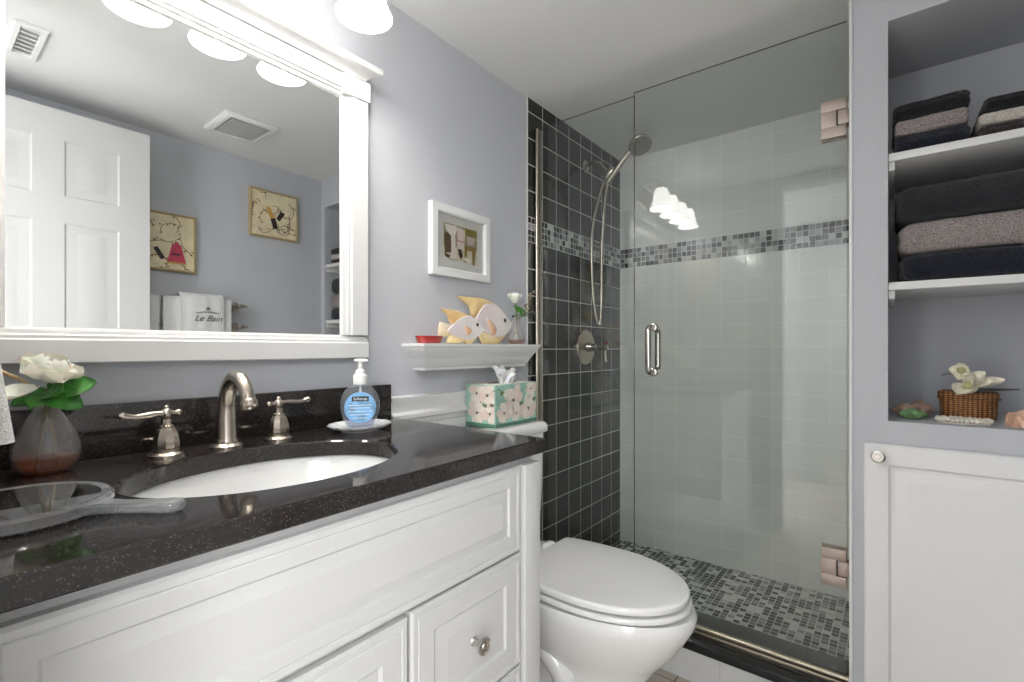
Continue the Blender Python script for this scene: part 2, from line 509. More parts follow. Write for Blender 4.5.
struct(MB(FLOORT).box(-1.3, XR + .1, -2.2, 0.0, -0.05, 0.0), 'floor')
struct(MB(CEIL).box(-1.4, 2.5, -2.3, 0.1, CH, CH + 0.05), 'ceiling')
struct(MB(PAINT).box(XL - .12, 1.558, 0.0, 0.10, 0, CH), 'wall_back')
w = MB(DARK_LO).box(1.558, XE + .01, -0.006, 0.10, 0, 1.507)
w.use(MOS_X).box(1.558, XE + .01, -0.0065, 0.10, 1.507, 1.607)
w.use(DARK_HI).box(1.558, XE + .01, -0.006, 0.10, 1.607, CH)
struct(w, 'wall_shower_back')
w = MB(WHITE_LO).box(XE, XE + .1, YS - .1, 0.0, 0, 1.507)
w.use(MOS_Y).box(XE - .0005, XE + .1, YS - .1, 0.0, 1.507, 1.607)
w.use(WHITE_HI).box(XE, XE + .1, YS - .1, 0.0, 1.607, CH)
struct(w, 'wall_shower_end')
struct(MB(WHITE_SX).box(1.66, XE, YS - .075, YS, 0, CH), 'wall_shower_side')
struct(MB(MOS_F).box(1.60, XE, YS, 0.0, 0.0, 0.05), 'floor_shower')
# closet wall with the open niche
NY0, NY1, NZ0, NZ1, NXB = -1.144, -1.520, 0.890, 1.917, 1.905
w = MB(PAINT)
w.box(XR, 1.66, NY0, YS - .004, 0, CH)
w.box(XR, 1.66, YF, NY1, 0, CH)
w.box(XR, NXB + .05, NY1, NY0, NZ1, CH)
w.box(XR, NXB + .05, NY1, NY0, 0, NZ0)
w.box(NXB, NXB + .05, NY1, NY0, NZ0, NZ1)
w.box(1.66, NXB + .05, NY0, NY0 + .004, NZ0, NZ1)
w.box(1.66, NXB + .05, NY1 - .04, NY1, NZ0, NZ1)
struct(w, 'wall_right')
struct(MB(TRIMW).box(XR - .004, 1.66, YS - .0045, YS + .003, 0.0, CH, 0.001), 'trim_3')
struct(MB(PAINT).box(XL - .12, XR + .4, YF - .1, YF, 0, CH), 'wall_front')
# doorway wall: the photograph is taken from its opening
DY0, DY1, DZ = -0.70, -1.43, 2.03
w = MB(PAINT).box(XL - .12, XL, DY0, 0, 0, CH)
w.box(XL - .12, XL, YF, DY1, 0, CH)
w.box(XL - .12, XL, DY1, DY0, DZ, CH)
struct(w, 'wall_left')
w = MB(TRIMW).box(XL, XL + .010, DY0, DY0 + .062, 0, DZ + .045, 0.003)
w.box(XL, XL + .010, DY1 - .06, DY0, DZ, DZ + .045, 0.003)
w.box(XL - .12, XL, DY0 - .004, DY0, 0, DZ)
struct(w, 'trim_1')
# hall behind the doorway
HW = P('hall_paint', (214, 214, 214), 0.8)
struct(MB(HW).box(-1.4, -1.3, -2.3, 0.1, 0, CH), 'wall_hall')
struct(MB(HW).box(-1.3, XL - .12, -2.3, -2.2, 0, CH), 'wall_hall_end')
struct(MB(HW).box(-1.3, XL - .12, 0.0, 0.1, 0, CH), 'wall_hall_near')

# chair rail and panelling on the wall behind the toilet
w = MB(TRIMW)
for x0, x1 in ((0.882, 1.553),):
    prof = [(0, .845), (.008, .848), (.010, .862), (.022, .868), (.022, .880), (.012, .888), (.012, .915), (.017, .924), (.017, .932), (.0, .936)]
    w.loops([[(x0, -d, z) for d, z in prof], [(x1, -d, z) for d, z in prof]])
struct(w, 'trim_2', 30)
w = MB(TRIMW)
xs = 0.882
while xs < 1.55:
    x1 = min(xs + 0.062, 1.553)
    w.box(xs, x1, -0.008, 0.001, 0.0, 0.846, 0.002, 1); xs = x1
struct(w, 'wainscot', 30)

# curb
w = MB(CURBT).box(1.585, 1.755, YS + .003, -0.0, 0.0, 0.108)
struct(w, 'curb')
struct(MB(SILL).box(1.568, 1.770, YS + .004, -0.007, 0.108, 0.136, 0.003), 'trim_4', 30)

# six-panel door swung open against the far wall (seen in the mirror)
fD = lambda a, b, d: (a, -1.435 + d, b)
DX0, DX1 = 0.036, 0.676
w = MB(DOORW).box(DX0, DX1, -1.435, -1.404, 0.012, 2.0)
st, mid = 0.105, 0.09
pw = (DX1 - DX0 - 2 * st - mid) / 2
cols = [(DX0 + st, DX0 + st + pw), (DX1 - st - pw, DX1 - st)]
rows_z = [(0.22, 0.80), (0.93, 1.565), (1.668, 1.885)]
zs = [0.012, 0.22, 0.80, 0.93, 1.565, 1.668, 1.885, 2.0]
xsD = [DX0, cols[0][0], cols[0][1], cols[1][0], cols[1][1], DX1]
for i in range(5):
    for j in range(7):
        inner = i in (1, 3) and j in (1, 3, 5)
        if inner:
            w.panel(fD, xsD[i], xsD[i + 1], zs[j], zs[j + 1], [(0, .035), (.012, .027), (.022, .027), (.045, .033)], back=.03)
        else:
            w.box(xsD[i], xsD[i + 1], -1.435, -1.400, zs[j], zs[j + 1])
d1 = struct(w, 'door_1', 25)
k = MB(NICKEL).lathe([(.028, 0), (.028, .006), (.012, .012), (.012, .03), (.027, .045), (.027, .06), (.012, .066)], (0.62, -1.400, 0.95), 20, axisM((0, 1, 0)))
k.build('door_knob', d1)

# ---------------------------------------------------------------- vanity
VF = -0.530          # face frame plane
VX0, VX1 = XL + .004, 0.858
van = thing('vanity_cabinet', 'white painted bathroom vanity cabinet with raised-panel drawer under the dark countertop', 'cabinet', (0.45, -0.27, 0))
fV = lambda a, b, d: (a, VF - d, b)
b = MB(WHITE).box(VX0, VX0 + .018, -0.012, VF + .019, 0.09, 0.846)
b.box(VX1 - .020, VX1 - .002, -0.012, VF + .019, 0.09, 0.846).box(VX0, VX1 - .002, -0.012, VF + .019, 0.09, 0.108).box(VX0, VX1 - .002, -0.020, -0.012, 0.09, 0.846)
b.box(VX0 + .01, VX1 - .02, -0.05, VF + .07, 0.0, 0.09)
b.build('carcass', van)
b = MB(WHITE).box(VX0, VX1, VF, VF + .018, 0.09, 0.846, 0.0015)
b.build('face_frame', van)
def raised(name, a0, a1, b0, b1, parent):
    k = min(1.0, (b1 - b0) / .235)
    r = [(0, .012), (.004, .016), (.012, .016), (.014, .0142), (.016, .0157), (.050 * k, .0157), (.055 * k, .0118), (.058 * k, .0118), (.080 * k, .0168), (.083 * k, .0168)]
    return MB(WHITE).panel(fV, a0, a1, b0, b1, r).build(name, parent, 20)
raised('false_front', VX0 + .006, 0.799, 0.6575, 0.833, van)
def knob(c, parent, d=(0, -1, 0), s=1.0, m=STEEL):
    pr = [(.009, 0), (.007, .003), (.0055, .010), (.007, .015), (.013, .019), (.0155, .023), (.0155, .026), (.012, .027), (.0115, .0255), (.007, .0255), (.006, .0275), (.0005, .028)]
    return MB(m).lathe([(r * s, h * s) for r, h in pr], c, 28, axisM(d)).build('knob', parent, 35)
dr = raised('drawer', 0.508, 0.799, 0.424, 0.6525, van); knob((0.654, VF - .017, 0.538), dr)
dr = raised('drawer', 0.508, 0.799, 0.115, 0.419, van); knob((0.654, VF - .017, 0.267), dr)
dr = raised('cabinet_door', VX0 + .006, 0.502, 0.115, 0.6475, van); knob((0.105, VF - .017, 0.60), dr)
MB(WHITE).box(0.803, VX1 - .001, VF - .024, VF, 0.0, 0.8335, 0.003).build('pilaster', van, 30)

# counter with an oval cut-out
CZ, CT = 0.878, 0.031
SX, SY, SA, SB = 0.410, -0.309, 0.222, 0.162
CX0, CX1, CY0, CY1 = XL + .001, 0.886, -0.548, -0.001
ctop = thing('countertop', 'dark speckled granite countertop with an oval sink cut-out on the white vanity', 'countertop', (0.45, -0.27, CZ - CT))
w = MB(GRAN)
def rect_hit(t):
    dx, dy = cos(t), sin(t); ks = []
    if dx > 1e-9: ks.append((CX1 - SX) / dx)
    if dx < -1e-9: ks.append((CX0 - SX) / dx)
    if dy > 1e-9: ks.append((CY1 - SY) / dy)
    if dy < -1e-9: ks.append((CY0 - SY) / dy)
    k = min(ks); return (SX + k * dx, SY + k * dy)
ang = sorted([2 * pi * i / 96 for i in range(96)] + [math.atan2(y - SY, x - SX) % (2 * pi) for x in (CX0, CX1) for y in (CY0, CY1)])
def ell(t, a, b): 
    # the point of the oval seen from the middle under angle t
    k = 1 / sqrt((cos(t) / a) ** 2 + (sin(t) / b) ** 2); return (SX + k * cos(t), SY + k * sin(t))
def inset(p, e):
    return (min(max(p[0], CX0 + e), CX1 - e), min(max(p[1], CY0 + e), CY1 - e))
rows = []
O = [rect_hit(t) for t in ang]
rows.append([(*ell(t, SA, SB), CZ - CT) for t in ang])
rows.append([(*ell(t, SA, SB), CZ - .003) for t in ang])
rows.append([(*ell(t, SA + .003, SB + .003), CZ) for t in ang])
rows.append([(*inset(p, .003), CZ) for p in O])
rows.append([(*p, CZ - .003) for p in O])
rows.append([(*p, CZ - CT + .002) for p in O])
rows.append([(*inset(p, .002), CZ - CT) for p in O])
rows.append(rows[0])
w.loops(rows, True, False, False); w.build('counter_slab', ctop, 30)
MB(GRAN).box(CX0, 0.876, -0.021, -0.001, CZ, 0.9735, 0.002).build('backsplash', ctop, 30)

snk = thing('sink', 'white oval undermount basin set into the dark granite counter', 'sink', (SX, SY, 0.72))
w = MB(PORC)
rows = []
for rr, z in [(1.12, CZ - CT - .012), (1.12, CZ - CT - .0005), (1.03, CZ - CT - .0005), (1.005, CZ - CT - .006), (.98, .825), (.93, .79), (.82, .755), (.62, .732), (.35, .722), (.10, .718)]:
    rows.append([(SX + (SA + .004) * rr * cos(2 * pi * i / 72), SY + (SB + .004) * rr * sin(2 * pi * i / 72), z) for i in range(72)])
w.loops(rows, True, False, True)
w.build('basin', snk, 50)
MB(NICKEL).lathe([(.026, 0.0), (.026, .003), (.02, .005), (.017, .002), (.001, .002)], (SX, SY, .7185), 28).build('drain', snk)

# faucet: spout and two lever handles
FY = -0.095
fau = thing('faucet', 'brushed nickel widespread faucet with arched spout and two lever handles behind the sink', 'faucet', (0.41, FY, CZ))
w = MB(NICKEL)
w.lathe([(.031, 0), (.031, .004), (.027, .008), (.0225, .010), (.0225, .014), (.0205, .018)], (0.41, FY, CZ), 32)
path = smooth_path([(0.41, FY, CZ + .014), (0.41, FY + .002, CZ + .05), (0.41, FY, CZ + .09), (0.41, FY - .012, CZ + .122), (0.41, FY - .038, CZ + .141), (0.41, FY - .066, CZ + .137), (0.41, FY - .088, CZ + .117), (0.41, FY - .098, CZ + .098)], 6)
w.tube(path, lerp([.020, .0185, .0165, .0150, .0140, .0132, .0128, .0130], len(path)), 20)
dd = (path[-1] - path[-2]).normalized()
w.lathe([(.0130, -.002), (.0148, .001), (.0148, .011), (.0125, .0125), (.0115, .008), (.001, .007)], path[-1], 24, axisM(dd))
w.tube([(0.41, FY + .018, CZ + .09), (0.41, FY + .026, CZ + .097), (0.41, FY + .028, CZ + .104)], .003, 10)
w.build('spout', fau, 40)
def handle(x, sgn, dy):
    w = MB(NICKEL)
    w.lathe([(.030, 0), (.030, .004), (.026, .007), (.0225, .009), (.0225, .012)], (x, FY, CZ), 32)
    w.lathe([(.0205, .012), (.0215, .018), (.0205, .032), (.0165, .046), (.0125, .052), (.0125, .055), (.0085, .058), (.0075, .068), (.0095, .071)], (x, FY, CZ), 10)
    h = w.build('handle', fau, 25)
    c = Vector((x, FY, CZ + .078)); d = Vector((sgn, dy, 0.0)).normalized()
    w = MB(NICKEL).ball(c, .0095, 18, 12, (1, 1, 1.05))
    w.tube([c - d * .006, c - d * .014, c - d * .020], [.0055, .004, .005], 12).ball(c - d * .021, .0058, 12, 8)
    w.ball(c + Vector((0, 0, .011)), .0045, 10, 6)
    pts = [c + d * q + Vector((0, 0, z)) for q, z in ((.006, 0), (.016, .001), (.026, .0), (.040, -.001), (.052, -.001), (.062, .001), (.070, .003), (.075, .004))]
    w.tube(pts, [.006, .0048, .0062, .0055, .0048, .0056, .0072, .003], 14)
    w.build('lever', h, 50)
handle(0.307, -1, -.18); handle(0.515, 1, .05)

# ---------------------------------------------------------------- framed mirror
mir = thing('framed_mirror', 'large white framed wall mirror with a moulded cornice above the vanity counter', 'mirror', (0.415, -0.01, 1.05))
MX0, MX1 = 0.0315, 0.794
fM = lambda a, b, d: (a, -d, b)
sw = 0.077
def bar_prof(x0, x1, z0, z1, vert, flip):
    """a moulded stile or rail: stepped towards the glass on its inner side"""
    p = [(0, 0), (0, .026), (.003, .029), (.050, .029), (.054, .024), (.060, .024), (.064, .019), (.072, .017), (.077, .011), (.077, 0)]
    out = []
    for end in (0, 1):
        row = []
        for q, d in p:
            if vert:
                x = (x1 - q) if flip else (x0 + q); row.append((x, -d, z0 if end == 0 else z1))
            else:
                k = q * (z1 - z0) / .077
                z = (z0 + k) if not flip else (z1 - k); row.append((x0 if end == 0 else x1, -d, z))
        out.append(row)
    return MB(TRIMW).loops(out)
bar_prof(MX1 - sw, MX1, 1.112, 1.744, True, True).build('stile', mir, 30)
bar_prof(MX0, MX0 + sw, 1.112, 1.744, True, False).build('stile', mir, 30)
w = bar_prof(MX0, MX1, 1.050, 1.112, False, False); w.build('bottom_rail', mir, 30)
bar_prof(MX0 + sw, MX1 - sw, 1.736, 1.796, False, True).build('top_rail', mir, 30)
for x0 in (MX0 - .002, MX1 - sw):
    MB(TRIMW).box(x0, x0 + sw + .003, -.034, -.001, 1.744, 1.797, .002).build('corner_block', mir, 30)
w = MB(TRIMW)
prof = [(0, 1.795), (.036, 1.795), (.039, 1.801), (.046, 1.806), (.056, 1.810), (.066, 1.813), (.068, 1.815), (.068, 1.829), (.064, 1.832), (0, 1.832)]
w.loops([[(MX0 + .034 - max(d, .034), -d, z) for d, z in prof], [(MX1 - .050 + max(d, .034) , -d, z) for d, z in prof]])
w.build('cornice', mir, 30)
MB(MIRROR).box(MX0 + sw - .004, MX1 - sw + .004, -.0105, -.002, 1.108, 1.740).build('glass', mir, 0)

# ---------------------------------------------------------------- vanity light
GLOW = glow('lit_frosted_glass', (255, 253, 249), 2.9)
BULB = glow('lit_bulb', (255, 246, 232), 14)
vl = thing('vanity_light', 'four-light nickel vanity fixture with frosted bell shades on the wall above the mirror', 'light fixture', (0.415, -0.02, 1.95))
M90 = axisM((0, -1, 0))
w = MB(NICKEL).loops([[(0.415 + .11 * q * cos(2 * pi * i / 40), -d, 1.965 + .052 * q * sin(2 * pi * i / 40)) for i in range(40)] for q, d in ((1, .001), (1, .008), (.93, .014), (.8, .02), (.3, .024))])
w.build('back_plate', vl, 40)
MB(NICKEL).tube([(0.165, -.10, 1.985), (0.665, -.10, 1.985)], .008, 14).tube([(0.415, -.02, 1.965), (0.415, -.06, 1.975), (0.415, -.10, 1.985)], .009, 12).build('bar', vl, 40)
LY, LZ = -0.200, 1.838
SHX = [0.170, 0.333, 0.497, 0.660]
arm0 = shade0 = None
for x in SHX:
    a = MB(NICKEL)
    pts = [Vector((x, -.10, 1.985))] + arc((x, -.15, 1.965), .05, radians(40), radians(178), 10, (0, 1, 0), (0, 0, 1))[1:]
    a.tube([(x, -.10, 1.985), (x, -.118, 2.003), (x, -.145, 2.012), (x, -.175, 2.003), (x, -.195, 1.982), (x, LY, 1.955)], .0075, 12)
    a.lathe([(.008, .155), (.012, .150), (.020, .143), (.027, .128), (.028, .112), (.024, .112), (.02, .125)], (x, LY, LZ), 24)
    arm = a.build('arm', vl, 40)
    s = MB(GLOW)
    pr = [(.024, .118), (.028, .112), (.036, .098), (.042, .078), (.045, .055), (.050, .030), (.057, .012), (.063, .0)]
    s.lathe(pr + [(r - .003, h + .0005) for r, h in pr[::-1]], (x, LY, LZ), 40, closed=True)
    sh = s.build('shade', vl, 60)
    MB(BULB).ball((x, LY, LZ + .060), .021, 16, 10, (1, 1, 1.15)).lathe([(.012, .08), (.012, .115)], (x, LY, LZ), 12).build('bulb', sh, 60)
    lamp('vanity_bulb', 'POINT', (x, LY, LZ + .028), 0.8, (1.0, 0.985, 0.965), shadow_soft_size=0.025)

# ---------------------------------------------------------------- crown ledge shelf and what stands on it
led = thing('display_shelf', 'white crown-moulding ledge shelf on the wall above the toilet', 'shelf', (1.20, -0.05, 1.01))
lx0, lx1, ld = 0.928, 1.512, 0.101
prof = [(0, 1.0915), (0, 1.083), (.004, 1.081), (.006, 1.076), (.012, 1.066), (.022, 1.057), (.026, 1.050), (.030, 1.0485), (.032, 1.043), (.040, 1.030), (.048, 1.020), (.051, 1.018), (.051, 1.0105)]
prof = [(i * .83, z) for i, z in prof]
rows = [[(lx0 + i, -0.001, z), (lx0 + i, -ld + i, z), (lx1 - i, -ld + i, z), (lx1 - i, -0.001, z)] for i, z in prof]
MB(TRIMW).loops(rows).build('moulding', led, 25)
SZ = 1.0918
RED = clear('red_glass', (190, 30, 24)); REDB = P('red_glass_body', (168, 40, 34), 0.1, coat=.5)
o = MB(REDB).loops([[(0.985 + rx * cos(2 * pi * i / 32), -.060 + rx * .62 * sin(2 * pi * i / 32), SZ + z) for i in range(32)] for rx, z in ((.040, .0003), (.042, .003), (.048, .018), (.050, .022), (.047, .022), (.040, .009), (.02, .006))]).build('glass_dish', None, 50)
tag(recentre(o), 'small red glass dish on the left end of the white ledge shelf', 'dish')

LAV = gradient('fish_white_paint', (226, 214, 214), (240, 236, 232), 0, -.06, .06)
YEL = gradient('fish_orange_paint', (222, 158, 84), (236, 206, 150), 2, .0, .12)
YELB = gradient('fish_yellow_paint', (238, 214, 150), (240, 224, 206), 2, .0, .07)
PINK = gradient('fish_peach_paint', (232, 176, 118), (238, 206, 186), 2, .02, .09)
def curve2(pts, n=5):
    q = smooth_path([(a, b, 0) for a, b in pts + [pts[0]]], n)[:-1]; return [(p.x, p.y) for p in q]
def fish(name, label, y, th, parts, eye, grp):
    t = thing(name, label, 'figurine', (parts[0][2][0][0] - .08, y, SZ), grp)
    for pn, m, pts, dy, tt in parts:
        c = curve2(pts)
        f = lambda a, b, d, dy=dy: (a, y - dy - d, b)
        w = MB(m); w.prism(c, lambda a, b, d: (a, y - dy - d, b), 0, tt, .004); w.build(pn, t, 50)
    w = MB(P('eye_brown_' + name, (92, 62, 40), .3)).ball((eye[0], y - th - .0005, eye[1]), eye[2], 14, 8, (1, .35, 1))
    w.use(BLACK).ball((eye[0] + .001, y - th - .002, eye[1]), eye[2] * .5, 10, 6, (1, .5, 1)); w.build('eye', t, 60)
    return t
fish('fish_figurine', 'larger painted wooden angelfish at the back, nose nearest the bud vase', -0.014, .014, [
    ('body', LAV, [(1.4380, 1.1627), (1.4161, 1.1834), (1.3652, 1.2231), (1.3166, 1.2395), (1.2700, 1.2294), (1.2328, 1.1845), (1.2401, 1.160), (1.2853, 1.1314), (1.3487, 1.1174), (1.3989, 1.1291), (1.4248, 1.1459)], 0, .014),
    ('dorsal_fin', YEL, [(1.1418, 1.2500), (1.2255, 1.2525), (1.2853, 1.2508), (1.3325, 1.2345), (1.2700, 1.2117), (1.2222, 1.1838), (1.2010, 1.222), (1.1660, 1.238)], .002, .009),
    ('ventral_fin', YELB, [(1.2475, 1.1304), (1.3008, 1.1367), (1.3989, 1.1317), (1.3780, 1.110), (1.3487, SZ + .0005), (1.3060, SZ + .0005), (1.2700, 1.0957)], .002, .009),
    ('pectoral_fin', PINK, [(1.2810, 1.184), (1.3220, 1.168), (1.3380, 1.140), (1.3180, 1.124), (1.2980, 1.150)], .010, .008)],
    (1.3859, 1.1807, .0075), 'wooden angelfish on the ledge shelf')
fish('fish_figurine', 'smaller painted wooden angelfish in front, beside the red dish', -0.070, .012, [
    ('body', LAV, [(1.2139, 1.1394), (1.1811, 1.1674), (1.1389, 1.1844), (1.0985, 1.1756), (1.0597, 1.1485), (1.0409, 1.1295), (1.0725, 1.1144), (1.1253, 1.102), (1.1668, 1.1091), (1.1955, 1.1242)], 0, .012),
    ('dorsal_fin', YEL, [(1.0163, 1.1975), (1.0725, 1.1965), (1.1118, 1.1905), (1.1528, 1.178), (1.1051, 1.1576), (1.0637, 1.1528), (1.046, 1.1785)], .002, .008),
    ('tail_fin', YELB, [(1.0133, 1.1575), (1.0600, 1.1481), (1.0447, 1.1303), (1.0552, 1.1185), (1.0103, 1.1118)], .002, .007),
    ('ventral_fin', YELB, [(1.0409, 1.0938), (1.0597, 1.1201), (1.1185, 1.1143), (1.1811, 1.1206), (1.1528, SZ + .0005), (1.1253, SZ + .0005), (1.1185, 1.1013), (1.0919, SZ + .0005)], .002, .008),
    ('pectoral_fin', PINK, [(1.112, 1.1504), (1.1424, 1.1405), (1.1474, 1.1325), (1.1268, 1.1205)], .009, .007)],
    (1.1756, 1.1549, .006), 'wooden angelfish on the ledge shelf')

CREAM = P('cream_petal', (242, 239, 226), .6, sss=.15)
LEAF = P('green_leaf', (62, 124, 48), .45, vary=.25, vscale=60)
LEAFD = P('dark_leaf', (58, 84, 44), .5, vary=.25, vscale=60)
STEM = P('stem', (106, 112, 58), .6)
AMBER = clear('amber_water', (232, 166, 96), ior=1.33, veil=.16, vcol=(206, 138, 70))
VINE = P('seeding_twig', (122, 110, 88), .7)

BX, BY = 1.403, -.068
bv = thing('bud_vase', 'slim clear bud vase with a cream rose at the shower end of the ledge', 'vase', (BX, BY, SZ))
pr = [(.024, .0005), (.029, .004), (.031, .014), (.030, .030), (.026, .048), (.020, .062), (.0155, .074), (.015, .084), (.018, .092)]
MB(VASEGLASS).lathe(pr + [(max(r - .002, .001), h + (.002 if i else .003)) for i, (r, h) in enumerate(pr)][::-1], (BX, BY, SZ), 28, closed=False).build('glass', bv, 60)
MB(AMBER).lathe([(.001, .004), (.025, .005), (.0285, .014), (.028, .0175), (.001, .018)], (BX, BY, SZ), 28).build('water', bv, 60)
MB(STEM).tube(smooth_path([(1.410, -0.063, SZ + .006), (1.401, -0.069, SZ + .06), (1.397, -0.073, SZ + .11), (1.389, -0.075, SZ + .150)]), .0028, 8).build('stem', bv, 60)
w = MB(CREAM); c = Vector((1.385, -0.076, SZ + .150))
for ring, (n, L, W, el, cup) in enumerate(((3, .030, .026, 78, .5), (5, .036, .034, 62, .45), (6, .040, .038, 38, .4))):
    for i in range(n):
        a = 2 * pi * i / n + ring * .6; e = radians(el)
        d = Vector((cos(a) * cos(e), sin(a) * cos(e), sin(e)))
        w.petal(c, d, Vector((0, 0, 1)) if el < 70 else -Vector((cos(a), sin(a), 0)), L, W, cup, .12, 1.2)
w.build('rose', bv, 60)
w = MB(LEAF)
for d, L in (((.6, -.5, -.35), .05), ((.1, -.6, -.7), .045), ((-.3, -.5, -.45), .03)):
    w.petal((1.395, -0.075, SZ + .138), d, (0, -.3, 1), L, .026, .15, -.2)
for d, L in (((-.8, -.3, .0), .05), ((.85, -.3, .2), .05)):
    w.use(LEAFD).petal((1.397, -0.073, SZ + .105), d, (0, 0, 1), L, .014, .15, -.2)
w.build('leaf', bv, 60)
w = MB(VINE)
for i in range(9):
    e = Vector((1.421 + .006 * i, -.083 - .004 * (i % 3), SZ + .105 + .011 * i))
    if i == 0: prev = Vector((1.399, -0.073, SZ + .09))
    w.tube([prev, e], .0016, 6); prev = e
    w.ball(e + Vector((.006 * (-1) ** i, -.004, .004)), .006, 8, 6, (1, .8, 1.3))
w.tube(smooth_path([(1.401, -0.073, SZ + .09), (1.435, -0.088, SZ + .115), (1.470, -0.098, SZ + .122), (1.485, -0.093, SZ + .113)]), .0024, 6)
w.build('twig', bv, 60)

# ---------------------------------------------------------------- framed picture above the ledge
fp = thing('framed_picture', 'small white framed print of an old-fashioned washroom above the ledge shelf', 'picture', (1.17, -.01, 1.31))
PX0, PX1, PZ0, PZ1 = 1.033, 1.312, 1.311, 1.543
MB(TRIMW).frame(fM, PX0, PX1, PZ0, PZ1, [(0, .001), (0, .020), (.002, .022), (.024, .022), (.028, .018), (.029, .008), (.029, .001)]).build('frame', fp, 30)
MB(P('mat_board', (208, 208, 202), .9)).box(PX0 + .028, PX1 - .028, -.008, -.002, PZ0 + .028, PZ1 - .028).build('mat_board', fp, 0)
ax0, ax1, az0, az1 = PX0 + .058, PX1 - .058, PZ0 + .052, PZ1 - .052
def art(a, t): return (ax0 + (ax1 - ax0) * a, az1 - (az1 - az0) * t)
w = MB()
def poly(mb, m, pts, lvl, fn=art, Y=-.008):
    q = [fn(*p) for p in pts]; mb.use(m)
    mb.loops([[(x, Y + .0002, z) for x, z in q], [(x, Y - .0003 * lvl, z) for x, z in q]])
C = lambda n, c: P('print_' + n, c, .8)
poly(w, C('ground', (206, 196, 172)), [(0, .02), (.25, 0), (1, .03), (1, .97), (.9, 1), (.55, .93), (.2, .96), (0, .85)], 1)
poly(w, C('wall', (150, 142, 112)), [(.02, .03), (1, .03), (1, .55), (.02, .62)], 2)
poly(w, C('olive', (168, 158, 72)), [(.60, .05), (.98, .04), (.98, .32), (.62, .30)], 3)
poly(w, C('brown', (96, 72, 50)), [(.02, .3), (.2, .25), (.25, .75), (.05, .8)], 3)
poly(w, C('pot', (186, 172, 164)), [(.68, .22), (.95, .22), (.9, .46), (.72, .46)], 4)
poly(w, C('stool', (142, 118, 58)), [(.58, .50), (.98, .50), (.96, .58), (.92, .98), (.86, .98), (.84, .62), (.70, .62), (.68, .94), (.60, .94), (.62, .60)], 4)
poly(w, C('basin', (224, 218, 208)), [(.04, .06), (.36, .05), (.40, .12), (.34, .28), (.20, .32), (.08, .2)], 5)
poly(w, C('pedestal', (216, 208, 196)), [(.23, .3), (.33, .29), (.36, .78), (.46, .90), (.16, .92), (.22, .8)], 5)
poly(w, C('towel', (214, 198, 188)), [(.40, .06), (.62, .10), (.60, .62), (.40, .62)], 6)
poly(w, C('towel_band', (168, 120, 110)), [(.40, .40), (.60, .41), (.60, .44), (.40, .43)], 7)
poly(w, C('dark', (48, 40, 36)), [(.42, .63), (.52, .63), (.56, .80), (.50, .88), (.44, .78)], 5)
poly(w, C('dark', (70, 54, 44)), [(.04, .80), (.2, .84), (.22, .93), (.06, .88)], 4)
poly(w, C('paper', (226, 222, 212)), [(.62, .80), (.80, .86), (.78, .96), (.60, .90)], 7)
for k in range(5):
    poly(w, C('line', (110, 90, 60)), [(.64, .06 + .04 * k), (.97, .05 + .045 * k), (.97, .06 + .045 * k), (.64, .07 + .04 * k)], 8)
w.build('print', fp, 0)
MB(PICGLASS).box(PX0 + .0285, PX1 - .0285, -.0125, -.011, PZ0 + .0285, PZ1 - .0285).build('glazing', fp, 0)

# ---------------------------------------------------------------- soap on its dish
DC = Vector((0.692, -0.138, CZ))
o = MB(P('dish_glass', (226, 226, 228), .12, coat=.5, vary=.06, vscale=150))
rows = []
for r, z in ((.046, .0004), (.048, .003), (.058, .006), (.068, .010), (.076, .015), (.0765, .017), (.072, .016), (.060, .010), (.048, .0075), (.02, .007)):
    rows.append([DC + Vector(((r + (.0022 * cos(16 * 2 * pi * i / 96) if r > .055 else 0)) * cos(2 * pi * i / 96), (r + (.0022 * cos(16 * 2 * pi * i / 96) if r > .055 else 0)) * .86 * sin(2 * pi * i / 96), z)) for i in range(96)])
o = o.loops(rows).build('soap_dish', None, 50)
tag(recentre(o), 'white scalloped soap dish under the pump bottle at the back of the counter', 'soap dish')
n = Vector((-.56, -.83, 0)).normalized(); lat = Vector((-n.y, n.x, 0)); 
sb = thing('soap_dispenser', 'clear pump soap bottle with a round blue label on the scalloped dish', 'soap dispenser', DC + Vector((0, 0, .0076)))
B0 = DC + Vector((0, 0, .0076))
def S(a, d, z): return B0 + lat * a + n * d + Vector((0, 0, z))
prof = [(.026, 0), (.030, .002), (.034, .010), (.041, .026), (.0455, .044), (.046, .058), (.043, .074), (.036, .088), (.025, .099), (.015, .104), (.0145, .109)]
def ovalrow(hw, hd, z, k=36): return [S(hw * cos(2 * pi * i / k), hd * sin(2 * pi * i / k), z) for i in range(k)]
th = lambda r: min(.020, r * .62)
rows = [ovalrow(r, th(r), z) for r, z in prof]
MB(BOTTLE).loops(rows).build('bottle', sb, 60)
SOAP = clear('clear_blue_soap', (222, 230, 242), ior=1.34)
MB(SOAP).loops([ovalrow(r - .0022, th(r) - .002, z + .002) for r, z in prof[:6]]).build('liquid', sb, 60)
LBL = P('blue_label', (112, 160, 200), .5, vary=.25, vscale=45)
MBk = P('label_black', (18, 20, 24), .4); MWt = P('label_white', (240, 242, 246), .5)
w = MB(LBL)
w.loops([[S(q * .0365 * cos(2 * pi * i / 48), .0203 + d, .050 + q * .0365 * sin(2 * pi * i / 48)) for i in range(48)] for q, d in ((1, -.004), (1, .0006), (.98, .001))])
w.use(MBk).loops([[S(a, d, z) for a, z in ((-.0195, .065), (.0195, .065), (.0195, .0765), (-.0195, .0765))] for d in (.021, .0217)])
Mt = Matrix(((lat.x, 0, n.x), (lat.y, 0, n.y), (0, 1, 0))).to_4x4()
w.use(MWt).text('Softsoap', .0092, Matrix.Translation(S(0, .0219, .0707)) @ Mt)
